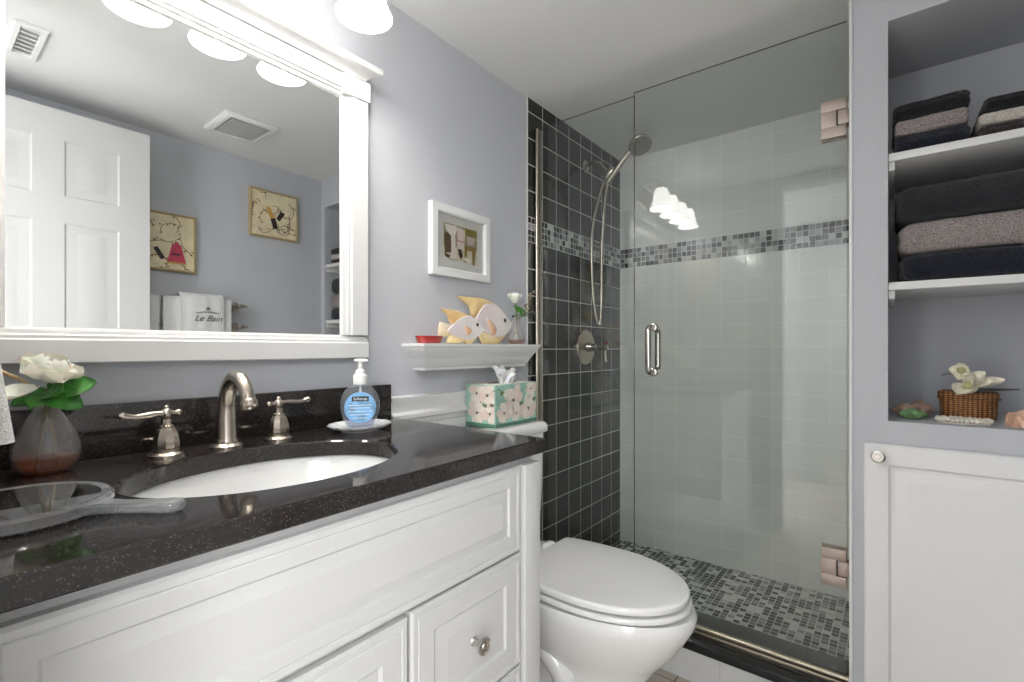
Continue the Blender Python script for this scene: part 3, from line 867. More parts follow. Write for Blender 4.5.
for q, (hw_, zz) in enumerate(((.026, .0555), (.022, .049), (.028, .041), (.024, .033), (.016, .025))):
    w.use(MWt).tube([S(-hw_ + hw_ * 2 * i / 40, .0212, zz + .0011 * sin(i * 1.9 + q)) for i in range(41)], (.0007, .0007, .0005, .0005, .0005)[q], 5)
w.build('label', sb, 0)
w = MB(PLAST)
w.lathe([(.0165, .104), (.017, .106), (.017, .124), (.0155, .127), (.012, .129), (.0105, .138), (.006, .141), (.0055, .160)], B0, 24)
hd = Vector((-.9, .43, 0)).normalized()
w.loops([[B0 + Vector((0, 0, z)) + lat * (a * q) + n * (b * q) for a, b in [(.016 * cos(2 * pi * i / 20) + .002, .0085 * sin(2 * pi * i / 20)) for i in range(20)]] for q, z in ((.5, .156), (1, .159), (1.05, .162), (.9, .1645), (.4, .166))])
w.build('pump', sb, 45)
MB(PLAST).tube([S(.001, 0, .012), S(0, 0, .104)], .0028, 8).build('dip_tube', sb, 60)

# ---------------------------------------------------------------- vase with the large flower
VC = Vector((0.147, -0.088, CZ))
fv = thing('flower_vase', 'round clear glass vase holding one white flower at the mirror end of the counter', 'vase', VC)
pr = [(.030, .0005), (.040, .003), (.050, .014), (.0545, .030), (.053, .046), (.046, .064), (.036, .082), (.026, .097), (.019, .106), (.0175, .110), (.0195, .113)]
MB(VASEGLASS).lathe([(r * .77, h * .96) for r, h in pr] + [(max(r * .77 - .0025, .001), h * .96 + (.0015 if h > .1 else .003)) for r, h in pr[::-1]], VC, 40).build('glass', fv, 60)
MB(AMBER).lathe([(.001, .004), (.027, .005), (.0345, .013), (.0382, .024), (.0384, .027), (.001, .0275)], VC, 40).build('water', fv, 60)
BR = P('brown_stem', (120, 96, 60), .6)
w = MB(BR)
top = VC + Vector((.0, -.010, .134))
w.tube(smooth_path([VC + Vector((-.012, .006, .006)), VC + Vector((-.006, 0, .06)), VC + Vector((.0, -.003, .105)), top]), .0034, 8)
w.tube(smooth_path([VC + Vector((.014, -.004, .006)), VC + Vector((.008, 0, .06)), VC + Vector((.002, -.003, .10)), VC + Vector((.012, -.02, .125))]), .0028, 8)
w.build('stem', fv, 60)
TW = P('tan_twig', (196, 172, 132), .7, vary=.2, vscale=90)
w = MB(TW)
w.tube(smooth_path([VC + Vector((.0, .0, .10)), VC + Vector((-.018, .004, .118)), VC + Vector((-.036, .004, .128)), VC + Vector((-.054, .004, .148)), VC + Vector((-.064, .002, .170))]), [.003] * 24 + [.0045], 8)
w.tube(smooth_path([VC + Vector((.0, .0, .11)), VC + Vector((-.012, -.004, .128)), VC + Vector((-.028, -.004, .148)), VC + Vector((-.050, -.004, .163)), VC + Vector((-.066, .0, .182))]), [.003] * 24 + [.0045], 8)
w.ball(VC + Vector((-.064, .0, .174)), .007, 10, 8, (1.2, 1, .8))
w.build('twig', fv, 60)
w = MB(CREAM); c = VC + Vector((-.004, -.010, .146))
fw = Vector((.25, -.35, .9)).normalized(); a1 = fw.orthogonal().normalized(); a2 = fw.cross(a1)
for ring, (nn, L, W, el, cup, cu) in enumerate(((3, .032, .032, 70, .55, .1), (5, .043, .043, 46, .55, .12), (5, .047, .046, 18, .5, .10))):
    for i in range(nn):
        a = 2 * pi * i / nn + ring * .7 + .3; e = radians(el)
        rad = a1 * cos(a) + a2 * sin(a)
        w.petal(c, rad * cos(e) + fw * sin(e), fw * cos(e) - rad * sin(e), L, W, cup, cu, 1.25, wave=.0008)
w.petal(c + Vector((-.010, -.016, -.008)), (-.72, -.5, -.38), (0, -.3, 1), .046, .034, .3, .1, 1.2)
w.build('flower', fv, 60)
w = MB(LEAF)
for d, L, W in (((.80, -.35, .22), .060, .040), ((.70, -.55, -.50), .052, .036), ((-.45, -.7, -.35), .048, .034), ((.15, -.9, .10), .045, .034), ((-.9, -.3, -.35), .046, .028), ((.3, -.8, -.6), .04, .03)):
    w.petal(top + Vector((0, 0, -.004)), d, (-.45, -1, .55), L, W, .12, -.12, .75, wave=.001)
w.build('leaf', fv, 60)

# ---------------------------------------------------------------- hand mirror lying on the counter
HC = Vector((0.085, -0.334, CZ + .0006))
hm = thing('hand_mirror', 'clear acrylic hand mirror lying glass-up at the near end of the counter', 'hand mirror', HC)
ACRY = clear('clear_acrylic', (240, 242, 244), ior=1.5, gain=1.6, veil=.13)
HR = .092; xmin = XL + .003
def disc(mb, prof):
    rows = []
    for r, z in prof:
        rows.append([HC + Vector((max(r * cos(2 * pi * i / 64), xmin - HC.x + .0005 * (1 - r / HR)), r * sin(2 * pi * i / 64), z)) for i in range(64)])
    return mb.loops(rows)
HM_TILT = None
w = disc(MB(ACRY), [(HR - .004, 0), (HR, .003), (HR, .013), (HR - .003, .016), (HR - .009, .016), (HR - .012, .0145), (HR - .05, .0145)]); w.build('rim', hm, 40)
disc(MB(MIRROR), [(HR - .013, .0147), (HR - .013, .0152), (HR - .03, .0152)]).build('mirror_glass', hm, 0)
d = Vector((.68, -.73, 0)).normalized(); sd = Vector((-d.y, d.x, 0))
w = MB(ACRY); rows = []
for q, hw, z0, z1 in ((HR - .006, .020, .002, .014), (HR + .01, .0135, .002, .014), (HR + .03, .0115, .002, .013), (HR + .06, .0125, .002, .013), (HR + .078, .0145, .0015, .0135), (HR + .090, .014, .0015, .013), (HR + .097, .008, .003, .011)):
    c = HC + d * q; e = .003
    rows.append([c + sd * s_ + Vector((0, 0, z)) for s_, z in ((-hw, z0 + e), (-hw + e, z0), (hw - e, z0), (hw, z0 + e), (hw, z1 - e), (hw - e, z1), (-hw + e, z1), (-hw, z1 - e))])
w.loops(rows); w.build('handle', hm, 40)

# ---------------------------------------------------------------- towel ring and hand towel on the doorway wall
trg = thing('towel_ring', 'nickel towel ring on the doorway wall above the near end of the counter', 'towel ring', (XL, -.190, 1.36))
MB(NICKEL).lathe([(.025, .001), (.025, .006), (.018, .010), (.009, .014), (.008, .028), (.011, .034), (.006, .039)], (XL, -.190, 1.385), 24, axisM((1, 0, 0))).build('post', trg, 40)
MB(NICKEL).tube(arc((XL + .030, -.190, 1.312), .072, 0, 2 * pi, 48, (0, 1, 0), (0, 0, 1)), .0045, 10, False).build('ring', trg, 60)
HT = terry('white_terry', (232, 232, 230), .12)
w = MB(HT)
Wy = .085
def towel_rows(x0, xa, xb, zt, zb, y0, hw0, hw1, nz=14, ny=14, seed=0.):
    rows = []
    for i in range(nz + 1):
        t = i / nz; z = zt + (zb - zt) * t; hw = hw0 + (hw1 - hw0) * min(1, t * 1.8)
        row = []; x1 = xa + (xb - xa) * t
        for side in (0, 1):
            for j in range(ny + 1):
                q = -1 + 2 * j / ny if side == 0 else 1 - 2 * j / ny
                fold = .005 * sin(q * 7 + seed) * (1 - t * .5)
                th_ = (x1 - x0) / 2 * (1 - .25 * abs(q) ** 6)
                x = (x0 + x1) / 2 + (th_ if side == 0 else -th_) + fold
                row.append((x, y0 + hw * q, z))
        rows.append(row)
    return rows
w.loops(towel_rows(XL + .008, XL + .024, XL + .065, 1.252, .952, -.190, .040, .062))
for i in range(3): pass
o = w.build('hand_towel', None, 60)
tag(recentre(o), 'white hand towel hanging from the towel ring beside the mirror', 'towel')
# what else is on that wall: seen as reflections in the shower glass
fW = lambda a, b, d: (XL + d, a, b)
wp = thing('wall_picture', 'small pale framed picture above the towel ring on the doorway wall', 'picture', (XL, -.24, 1.46))
MB(TRIMW).frame(fW, -.335, -.145, 1.455, 1.675, [(0, .001), (0, .014), (.003, .016), (.018, .016), (.021, .010), (.021, .001)]).build('frame', wp, 30)
w = MB(P('pale_print', (226, 222, 210), .8)).box(XL + .002, XL + .009, -.316, -.164, 1.474, 1.656)
for k in range(6):
    w.use(C('sketch', (140, 126, 104))).tube(smooth_path([(XL + .0092, -.30 + .02 * k, 1.50 + .01 * k), (XL + .0092, -.28 + .02 * k, 1.56), (XL + .0092, -.29 + .018 * k, 1.60 + .006 * k)]), .0015, 5)
w.build('print', wp, 0)
def wall_plate(name, label, cat, y, z, hw, gang, sw_):
    t = thing(name, label, cat, (XL, y, z))
    MB(PLAST).panel(fW, y - hw, y + hw, z - .058, z + .058, [(0, .003), (.003, .006), (.006, .006)], back=.0005).build('cover_plate', t, 30)
    for g in range(gang):
        yy = y + (g - (gang - 1) / 2) * .046
        if sw_: MB(PLAST).box(XL + .006, XL + .010, yy - .016, yy + .016, z - .033, z + .033, .002).build('rocker', t, 30)
        else:
            for dz in (-.02, .02):
                w = MB(PLAST).lathe([(.017, .005), (.017, .0075), (.001, .0075)], (XL, yy, z + dz), 20, axisM((1, 0, 0)))
                for dy in (-.006, .006): w.use(BLACK).box(XL + .0073, XL + .0078, yy + dy - .001, yy + dy + .001, z + dz - .004, z + dz + .005)
                w.build('receptacle', t, 30)
wall_plate('switch_plate', 'white three-switch wall plate on the doorway wall beside the door casing', 'light switch', -.52, 1.19, .080, 3, True)
wall_plate('outlet_plate', 'white double outlet cover on the doorway wall near the mirror corner', 'outlet', -.060, 1.045, .036, 1, False)

# ---------------------------------------------------------------- toilet
TX = 1.260
toi = thing('toilet', 'white two-piece toilet with closed lid between the vanity and the shower', 'toilet', (TX, -.40, 0))
def egg(hw, yb, yf, k=48, back=.86, rc=.03):
    """outline with a blunt, straight back at yb (corner radius rc) and a round front at yf"""
    L = yb - yf; ym = yb - L * .45; pts = []; n = k // 2
    for i in range(n):                                  # round front, from the right side to the left
        t = pi * (i + .5) / n
        pts.append((TX + hw * cos(t), ym - (ym - yf) * sin(t)))
    pts.reverse()                                       # left -> front -> right
    m = k // 4; side = []
    hb = hw * back
    for i in range(m):                                  # right side, easing in towards the back
        q = (i + .3) / m * (1 - rc / (yb - ym))
        side.append((hw - (hw - hb) * q ** 2.2, ym + (yb - ym) * q))
    c = m // 2
    for i in range(c + 1):                              # rounded corner
        a = pi / 2 * i / c
        side.append((hb - rc + rc * cos(a), yb - rc + rc * sin(a)))
    return pts + [(TX + x, y) for x, y in side] + [(TX - x, y) for x, y in side[::-1]]
w = MB(PORC)
rows = []
for z, hw, yb, yf in ((0.0005, .124, -.12, -.640), (.012, .126, -.12, -.645), (.035, .114, -.13, -.630), (.11, .104, -.13, -.612), (.17, .114, -.13, -.625), (.22, .138, -.13, -.662), (.27, .164, -.135, -.706), (.315, .180, -.14, -.732), (.35, .190, -.14, -.752), (.375, .192, -.14, -.757), (.3855, .188, -.14, -.751)):
    rows.append([(x, y, z) for x, y in egg(hw, yb, yf)])
w.loops(rows)
w.rbox((TX, -.155, .355), (.40, .265, .07), .03, 8)
bowl = w.build('bowl', toi, 60)
w = MB(PORC)
for sx in (-1, 1):
    pts = smooth_path([(TX + sx * .135, -.26, .30), (TX + sx * .118, -.34, .25), (TX + sx * .100, -.42, .17), (TX + sx * .088, -.40, .09), (TX + sx * .096, -.30, .09), (TX + sx * .090, -.20, .16), (TX + sx * .090, -.15, .22)], 6)
    w.tube(pts, lerp([.030, .036, .038, .034, .036, .038, .03], len(pts)), 14)
w.build('trapway', toi, 60)
def slab(name, hw, yb, yf, z0, z1, r, dome=0., back=.88):
    w = MB(PORC); rows = []
    def ring(q, z, k=64):
        pts = egg(hw - q, yb - q, yf + q, k, back, max(.006, .016 - q * .2))
        return [(x, y, z) for x, y in pts]
    rows.append(ring(r, z0))
    for i in range(5):
        a = pi / 2 * i / 4; rows.append(ring(r * (1 - sin(a)) * .9, z0 + r * .5 * (1 - cos(a))))
    for i in range(6):
        a = pi / 2 * i / 5; rows.append(ring(r * (1 - cos(a)), z1 - r + r * sin(a)))
    for q, dz in ((.04, .45), (.08, .75), (.12, .95)): rows.append(ring(r + q, z1 + dome * dz))
    w.loops(rows); return w.build(name, toi, 60)
slab('seat', .186, -.268, -.743, .3915, .4065, .007)
slab('lid', .183, -.270, -.737, .4120, .432, .008, .004)
for sx in (-1, 1): MB(PLAST).rbox((TX + sx * .078, -.255, .412), (.05, .03, .04), .010, 4).build('hinge', toi, 60)
w = MB(PORC); rows = []
def rrect(x0, x1, y0, y1, r, z, k=6):
    pts = []
    for cx, cy, a in ((x1 - r, y1 - r, 0), (x0 + r, y1 - r, pi / 2), (x0 + r, y0 + r, pi), (x1 - r, y0 + r, 3 * pi / 2)):
        pts += [(cx + r * cos(a + pi / 2 * i / k), cy + r * sin(a + pi / 2 * i / k), z) for i in range(k + 1)]
    return pts
for z, e in ((.386, .030), (.392, .018), (.45, .012), (.60, .004), (.778, .0)):
    rows.append(rrect(TX - .196 + e, TX + .188 - e, -.172 + e * .6, -.027, .03, z))
w.loops(rows); w.build('tank', toi, 50)
w = MB(PORC); rows = []
for z, e in ((.779, .004), (.783, 0), (.800, 0), (.809, .003), (.815, .010), (.817, .02)):
    rows.append(rrect(TX - .205 + e, TX + .197 - e, -.184 + e, -.025 - e * .2, .03, z))
w.loops(rows); w.build('tank_lid', toi, 50)
w = MB(CHROME).lathe([(.014, 0), (.014, .006), (.008, .010), (.008, .016)], (TX - .15, -.172, .72), 18, axisM((0, -1, 0)))
w.tube([(TX - .15, -.186, .72), (TX - .12, -.190, .716), (TX - .08, -.190, .708)], [.006, .005, .007], 10); w.build('flush_lever', toi, 50)

# tissue box on the tank
TZ = .8178
tb = thing('tissue_box', 'green tissue box printed with pale magnolias standing on the toilet tank lid', 'tissue box', (1.31, -.092, TZ))
bx0, bx1, by0, by1, bz1 = 1.190, 1.419, -.146, -.016, TZ + .140
TEAL = P('box_teal', (158, 196, 180), .45, vary=.10, vscale=30); TEALD = P('box_green_band', (84, 132, 112), .45)
PET = P('box_petal', (232, 222, 210), .5, vary=.05, vscale=60); PETP = P('box_petal_pink', (226, 208, 196), .5); BRN = P('box_branch', (96, 84, 66), .5); LFG = P('box_leaf', (104, 130, 92), .5)
w = MB(TEAL)
w.box(bx0, bx1, by0, by1, TZ, bz1, .0015, 1)
fA = lambda a, b, d: (bx0 - d, a, b)     # the end
fB = lambda a, b, d: (a, by0 - d, b)     # the long side
fT = lambda a, b, d: (a, b, bz1 + d)
def band(f, a0, a1):
    w.use(TEALD).prism([(a0, TZ + .001), (a1, TZ + .001), (a1, TZ + .012), (a0, TZ + .012)], f, .0, .0004)
band(fA, by0 + .001, by1 - .001); band(fB, bx0 + .001, bx1 - .001)
rnd = random.Random(3)
def clip_pts(pts, a0, a1, b0, b1): return [(min(max(a, a0), a1), min(max(b, b0), b1)) for a, b in pts]
def flower(f, a, b, R, box, lvl, rot=0):
    for k in range(7):
        t = rot + 2 * pi * k / 7 + .2 * sin(k * 2.3); L = R * (1.12 + .25 * sin(3 * k + rot)); W = R * .78
        pts = []
        for q, s_ in ((.08, 0), (.35, .8), (.65, 1), (.88, .6), (1, 0), (.88, -.6), (.65, -1), (.35, -.8)):
            pts.append((a + L * q * cos(t) - W * s_ * sin(t) * .5, b + L * q * sin(t) + W * s_ * cos(t) * .5))
        w.use(PET if k % 3 else PETP).prism(clip_pts(pts, *box), f, .0, .0004 + .00008 * (lvl + k))
    w.use(BRN).prism([(a + R * .12 * cos(i), b + R * .12 * sin(i)) for i in range(6)], f, .0, .0016)
def twig_(f, pts, wd, m=None):
    w.use(m or BRN)
    for p, q in zip(pts, pts[1:]):
        dx, dy = q[0] - p[0], q[1] - p[1]; L = sqrt(dx * dx + dy * dy); ox, oy = -dy / L * wd, dx / L * wd
        w.prism([(p[0] - ox, p[1] - oy), (q[0] - ox, q[1] - oy), (q[0] + ox, q[1] + oy), (p[0] + ox, p[1] + oy)], f, .0, .0006)
bA = (by0 + .003, by1 - .003, TZ + .014, bz1 - .003); bB = (bx0 + .003, bx1 - .003, TZ + .014, bz1 - .003)
flower(fA, -.112, TZ + .105, .042, bA, 2, .4); flower(fA, -.066, TZ + .110, .034, bA, 3, 1.1); flower(fA, -.124, TZ + .045, .034, bA, 4, .2); flower(fA, -.068, TZ + .045, .038, bA, 5, .8)
flower(fB, 1.235, TZ + .045, .034, bB, 2, .3); flower(fB, 1.285, TZ + .085, .048, bB, 3, 1.0); flower(fB, 1.370, TZ + .050, .046, bB, 4, .1); flower(fB, 1.385, TZ + .118, .030, bB, 2, .7); flower(fB, 1.300, TZ + .040, .030, bB, 5, .5)
twig_(fA, [(-.146, TZ + .125), (-.12, TZ + .090), (-.09, TZ + .078), (-.045, TZ + .10)], .0011)
twig_(fB, [(1.205, TZ + .125), (1.25, TZ + .108), (1.285, TZ + .078), (1.33, TZ + .030)], .0013)
twig_(fB, [(1.385, TZ + .115), (1.378, TZ + .08), (1.37, TZ + .05)], .0011)
for f, a, b in ((fA, -.10, TZ + .072), (fB, 1.225, TZ + .112), (fB, 1.33, TZ + .07), (fB, 1.405, TZ + .08)):
    w.use(LFG).prism([(a - .012, b - .006), (a, b - .007), (a + .012, b + .003), (a + .002, b + .007), (a - .01, b + .004)], f, 0, .0016)
w.use(PET).prism([(bx0 + .004, by0 + .004), (bx1 - .004, by0 + .004), (bx1 - .004, by1 - .004), (bx0 + .004, by1 - .004)], fT, 0, .0004)
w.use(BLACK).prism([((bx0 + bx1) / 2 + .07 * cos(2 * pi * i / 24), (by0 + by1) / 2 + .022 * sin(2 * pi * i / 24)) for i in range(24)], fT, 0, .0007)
w.build('carton', tb, 0)
w = MB(P('tissue_paper', (240, 240, 240), .9, sss=.1))
tc_ = Vector(((bx0 + bx1) / 2, (by0 + by1) / 2, bz1))
for i, (d, L, W, cu) in enumerate((((-.5, -.25, .9), .075, .06, -.3), ((.35, -.3, .9), .068, .055, .3), ((0, .4, .9), .062, .06, .2), ((-.15, -.45, .85), .058, .065, .35), ((.6, .1, .7), .055, .05, -.2), ((-.7, .1, .6), .05, .05, .25))):
    w.petal(tc_ + Vector((.006 * (i - 2), 0, -.004)), d, (d[0] * -.5, -1, .3), L, W, .35, cu, .45, 10, 8, .0005, .003)
w.build('tissue', tb, 60)

# ---------------------------------------------------------------- shower: fixed pane, door, hardware
GX = 1.632
sp = thing('glass_screen', 'fixed clear glass pane with nickel wall channel between dark tile and shower door', 'glass screen', (GX, -.22, .136))
def pane(y0, y1, z0, z1, parent):
    w = MB(DOORGLASS).box(GX - .0035, GX + .0035, y0, y1, z0, z1); w.use(GEDGE)
    for f in w.bm.faces:
        c = f.calc_center_median()
        if abs(c.z - z1) < 1e-4 or (abs(c.y + .428) < .004 and abs(c.x - GX) < 1e-4): f.material_index = 1
    w.build('glass_pane', parent, 0)
pane(-.4265, -.016, .160, 1.982, sp)
MB(NICKEL).box(GX - .010, GX + .010, -.020, -.0075, .150, 1.972, .002).tube([(GX - .024, -.0155, .155), (GX - .024, -.0155, 1.970)], .0085, 14).build('wall_channel', sp, 30)
MB(BRASSY).box(GX - .011, GX + .011, YS + .006, -.010, .1362, .148, .002).tube([(GX - .004, YS + .006, .158), (GX - .004, -.012, .158)], .0090, 14).build('bottom_rail', sp, 30)

sd_ = thing('shower_door', 'frameless clear glass shower door hinged on the closet side', 'shower door', (GX, -.74, .15))
pane(-1.053, -.4300, .171, 1.988, sd_)
for z0 in (1.667, .412):
    w = MB(HINGE)
    for x0, x1 in ((GX - .018, GX - .0052), (GX + .0052, GX + .018)):
        w.box(x0, x1, -1.0535, -.994, z0, z0 + .030, .001); w.box(x0, x1, -1.0535, -.994, z0 + .074, z0 + .104, .001); w.box(x0, x1, -1.030, -.994, z0 + .0295, z0 + .0745, .001)
    h = w.build('hinge', sd_, 30)
    MB(HINGE).box(GX - .017, GX + .017, -1.0615, -1.034, z0 + .032, z0 + .072, .001).build('knuckle', h, 30)
    MB(DARKGAP).box(GX - .0185, GX - .016, -1.0335, -1.0305, z0 + .030, z0 + .074).build('slot', h, 0)
w = MB(STEEL)
HY, HZ0, HZ1 = -.500, .985, 1.160
for sx in (-1, 1):
    X = GX + sx * .046; r = .022; pts = [(GX + sx * .005, HY, HZ1 - .010)]
    pts += [(X - sx * r * (1 - sin(a)), HY, HZ1 - .010 - r * (1 - cos(a)) * 1.0) for a in [pi / 2 * i / 6 for i in range(7)]]
    pts += [(X - sx * r * (1 - cos(a)), HY, HZ0 + .010 + r * (1 - sin(a))) for a in [pi / 2 * i / 6 for i in range(7)]]
    pts += [(GX + sx * .005, HY, HZ0 + .010)]
    w.tube(pts, .0105, 16)
    for z in (HZ0 + .010, HZ1 - .010): w.lathe([(.0145, .0), (.0145, .004), (.011, .006)], (GX + sx * .005, HY, z), 18, axisM((sx, 0, 0)))
w.build('handle', sd_, 50)

sf = thing('hand_shower', 'nickel handheld shower head with looped hose on the dark tiled wall', 'shower head', (2.02, -.006, 1.94))
ax = 2.02
MB(NICKEL).lathe([(.030, 0), (.030, .004), (.024, .010), (.014, .016)], (ax, -.006, 1.943), 24, axisM((0, -1, 0))).build('flange', sf, 40)
MB(NICKEL).tube(smooth_path([(ax, -.010, 1.943), (ax, -.045, 1.950), (ax, -.080, 1.940), (ax, -.104, 1.912), (ax, -.112, 1.895)], 6), .0095, 14).build('arm', sf, 50)
w = MB(NICKEL).ball((ax, -.114, 1.892), .019, 18, 12).lathe([(.013, -.024), (.013, .024)], (ax, -.114, 1.892), 16, axisM((-1, 0, .0)))
w.lathe([(.019, -.026), (.022, -.010), (.022, .018), (.016, .030)], (ax, -.135, 1.882), 20, axisM((0, -.75, .66)))
w.lathe([(.010, .0), (.010, .03)], (ax, -.114, 1.862), 14); w.build('bracket', sf, 40)
hd0, hd1 = Vector((ax - .004, -.128, 1.845)), Vector((ax - .012, -.252, 1.962))
dv = (hd1 - hd0).normalized()
hp = smooth_path([hd0, hd0.lerp(hd1, .35) + Vector((0, 0, .004)), hd0.lerp(hd1, .7) + Vector((0, 0, .006)), hd1], 6)
MB(NICKEL).tube(hp, lerp([.012, .0135, .0115, .0125], len(hp)), 14).build('hand_grip', sf, 50)
hc = hd1 + Vector((-.004, -.036, .006)); fn_ = Vector((-.42, -.38, -.80)).normalized()
w = MB(NICKEL).lathe([(.010, -.030), (.030, -.024), (.046, -.010), (.050, .0), (.050, .006), (.046, .009)], hc, 32, axisM(fn_))
w.use(P('spray_face', (150, 148, 144), .35, metal=.6)).lathe([(.0455, .0085), (.042, .0105), (.001, .0115)], hc, 32, axisM(fn_))
Mf = axisM(fn_)
for R_, nn in ((.012, 6), (.024, 12), (.035, 18)):
    for i in range(nn):
        w.use(BLACK).lathe([(.0016, .010), (.0016, .0125)], hc + Mf @ Vector((R_ * cos(2 * pi * i / nn), R_ * sin(2 * pi * i / nn), 0)), 6, Mf)
w.build('spray_head', sf, 40)
hs = smooth_path([(ax, -.114, 1.862), (ax - .018, -.096, 1.80), (ax - .042, -.072, 1.66), (ax - .046, -.066, 1.50), (ax - .038, -.068, 1.33), (ax - .020, -.076, 1.215), (ax - .008, -.084, 1.190), (ax - .004, -.090, 1.225), (ax - .004, -.094, 1.34), (ax - .006, -.098, 1.55), (ax - .006, -.112, 1.75), (ax - .003, -.127, 1.858)], 8)
MB(NICKEL).tube(hs, .0075, 10).build('hose', sf, 60)

sv = thing('shower_valve', 'round nickel shower valve plate with lever on the dark tile', 'shower valve', (2.02, -.006, 1.083))
vz = 1.083
MB(NICKEL).lathe([(.084, 0), (.084, .003), (.080, .008), (.06, .013), (.04, .016), (.026, .018)], (2.02, -.006, vz), 48, axisM((0, -1, 0))).build('cover_plate', sv, 30)
MB(NICKEL).lathe([(.024, .016), (.023, .024), (.018, .032), (.017, .062), (.012, .068), (.0105, .094), (.014, .098), (.014, .116), (.008, .120)], (2.02, -.006, vz), 28, axisM((0, -1, 0))).build('stem_hub', sv, 35)
MB(NICKEL).tube([(2.02, -.112, vz + .012), (2.02, -.112, vz - .01), (2.02, -.113, vz - .045), (2.02, -.115, vz - .068)], [.006, .0075, .0055, .0075], 12).build('lever', sv, 50)
MB(P('red_plastic', (132, 26, 30), .3)).lathe([(.012, .0), (.012, .006), (.004, .008)], (2.02, -.112, vz + .016), 16).build('temperature_mark', sv, 40)

SWING = radians(1.0)
sd_.matrix_world = Matrix.Translation((GX, -1.056, .15)) @ Matrix.Rotation(SWING, 4, 'Z') @ Matrix.Translation((0, 1.056 - .74, 0))

# ---------------------------------------------------------------- closet niche: shelves, towels, keepsakes
fC = lambda a, b, d: (XR - d, a, b)
def shelf(zt, label):
    t = thing('closet_shelf', label, 'shelf', (1.735, -1.332, zt - .02), 'white boards across the closet niche')
    MB(TRIMW).box(XR + .004, NXB - .001, NY1 + .001, NY0 - .001, zt - .020, zt, .0015).build('board', t, 30)
    for y0, y1 in ((NY0 - .014, NY0 - .0005), (NY1 + .0005, NY1 + .014)):
        MB(TRIMW).box(XR + .012, NXB - .02, y0, y1, zt - .042, zt - .0205, .001).build('cleat', t, 30)
shelf(1.577, 'upper white shelf board in the closet niche, under the small towel stacks')
shelf(1.246, 'lower white shelf board in the closet niche, under the large towels')
TCH = terry('charcoal_terry', (44, 44, 48)); TBK = terry('black_terry', (30, 30, 33)); TTP = terry('taupe_terry', (158, 148, 146), .6)
TNV = terry('navy_terry', (31, 35, 46)); TCR = terry('cream_terry', (204, 198, 188), .35); TDB = terry('dark_brown_terry', (52, 47, 46))
def towel(mat, label, y0, y1, z0, z1, grp, x0=1.592, x1=1.86, seed=0., lean=0.):
    h = z1 - z0
    def fn(p):
        # the layers of the fold: two shallow creases round the sides, and a little sag towards the ends
        k = 1 - .018 * sin(p.z / h * 2 * pi * 1.0) ** 2
        return Vector((p.x * k, p.y * (1 - .012 * cos(p.z / h * 4 * pi)), p.z + .0015 * sin(p.y * 17 + seed) + lean * p.y))
    w = MB(mat).rbox(((x0 + x1) / 2, (y0 + y1) / 2, (z0 + z1) / 2), (x1 - x0, abs(y1 - y0), h), h * .34, 22, .0016, 34, None, seed, fn)
    o = w.build('folded_towel', None, 60)
    return tag(recentre(o), label, 'towel', grp)
G1, G2, G3 = 'small towel stack nearest the shower', 'small towel stack nearest the corner', 'large bath towels on the lower shelf'
towel(TNV, 'small navy folded towel at the bottom of the taller stack on the upper shelf', -1.156, -1.302, 1.5778, 1.6225, G1, seed=1.)
towel(TTP, 'small taupe folded towel between black and navy on the upper shelf', -1.157, -1.299, 1.6255, 1.6635, G1, seed=2.)
towel(TBK, 'small black folded towel on top of the taupe one on the upper shelf', -1.154, -1.301, 1.6665, 1.706, G1, seed=3.)
towel(TDB, 'dark folded towel under the cream one on the upper shelf', -1.314, -1.500, 1.5778, 1.6065, G2, seed=4.)
towel(TCR, 'cream folded towel, middle of the shorter stack on the upper shelf', -1.316, -1.500, 1.6095, 1.6375, G2, seed=5.)
towel(TBK, 'black folded towel on top of the cream one on the upper shelf', -1.324, -1.498, 1.6405, 1.672, G2, seed=6.)
towel(TNV, 'large navy bath towel at the bottom of the lower shelf stack', -1.168, -1.505, 1.2490, 1.317, G3, seed=7.)
towel(TTP, 'large taupe bath towel in the middle of the lower shelf stack', -1.166, -1.506, 1.3205, 1.400, G3, seed=8.)
towel(TCH, 'large charcoal bath towel on top of the lower shelf stack', -1.160, -1.507, 1.4035, 1.494, G3, seed=9.)

NZ = NZ0 + .0005
WK = wicker('woven_wicker')
bk = thing('wicker_basket', 'oval lidded brown wicker basket in the lower closet niche', 'basket', (1.745, -1.315, NZ))
def ov(a, b, z, k=56, c=(1.745, -1.310)): return [(c[0] + a * cos(2 * pi * i / k), c[1] + b * sin(2 * pi * i / k), z) for i in range(k)]
MB(WK).loops([ov(.045, .053, NZ), ov(.047, .055, NZ + .004), ov(.048, .0565, NZ + .03), ov(.049, .0575, NZ + .052)]).build('body', bk, 50)
w = MB(WK).loops([ov(.0515, .0595, NZ + .0525), ov(.052, .060, NZ + .056), ov(.052, .060, NZ + .070), ov(.047, .055, NZ + .074), ov(.02, .03, NZ + .076)])
w.tube([Vector(p) for p in ov(.052, .060, NZ + .0545)] + [Vector(ov(.052, .060, NZ + .0545)[0])], .0028, 6)
w.build('lid', bk, 50)
fl = thing('silk_flower', 'cream silk orchid lying on the lid of the wicker basket', 'flower', (1.70, -1.30, NZ + .076))
FC = Vector((1.702, -1.305, NZ + .090))
ORC = P('orchid_petal', (234, 228, 208), .6, vary=.08, vscale=50); ORCG = P('orchid_green', (176, 178, 128), .6)
w = MB(ORC)
for dirn, L, W in (((-.55, .35, -.38), .05, .042), ((-.35, -.65, .10), .055, .034), ((.05, -.75, .12), .07, .030), ((-.4, -.15, .55), .045, .034), ((-.2, -.62, .55), .05, .036), ((-.75, -.15, -.55), .035, .03)):
    w.petal(FC, dirn, (-.7, 0, .7), L, W, .25, .1, 1.1)
FD = FC + Vector((-.006, .012, .036))
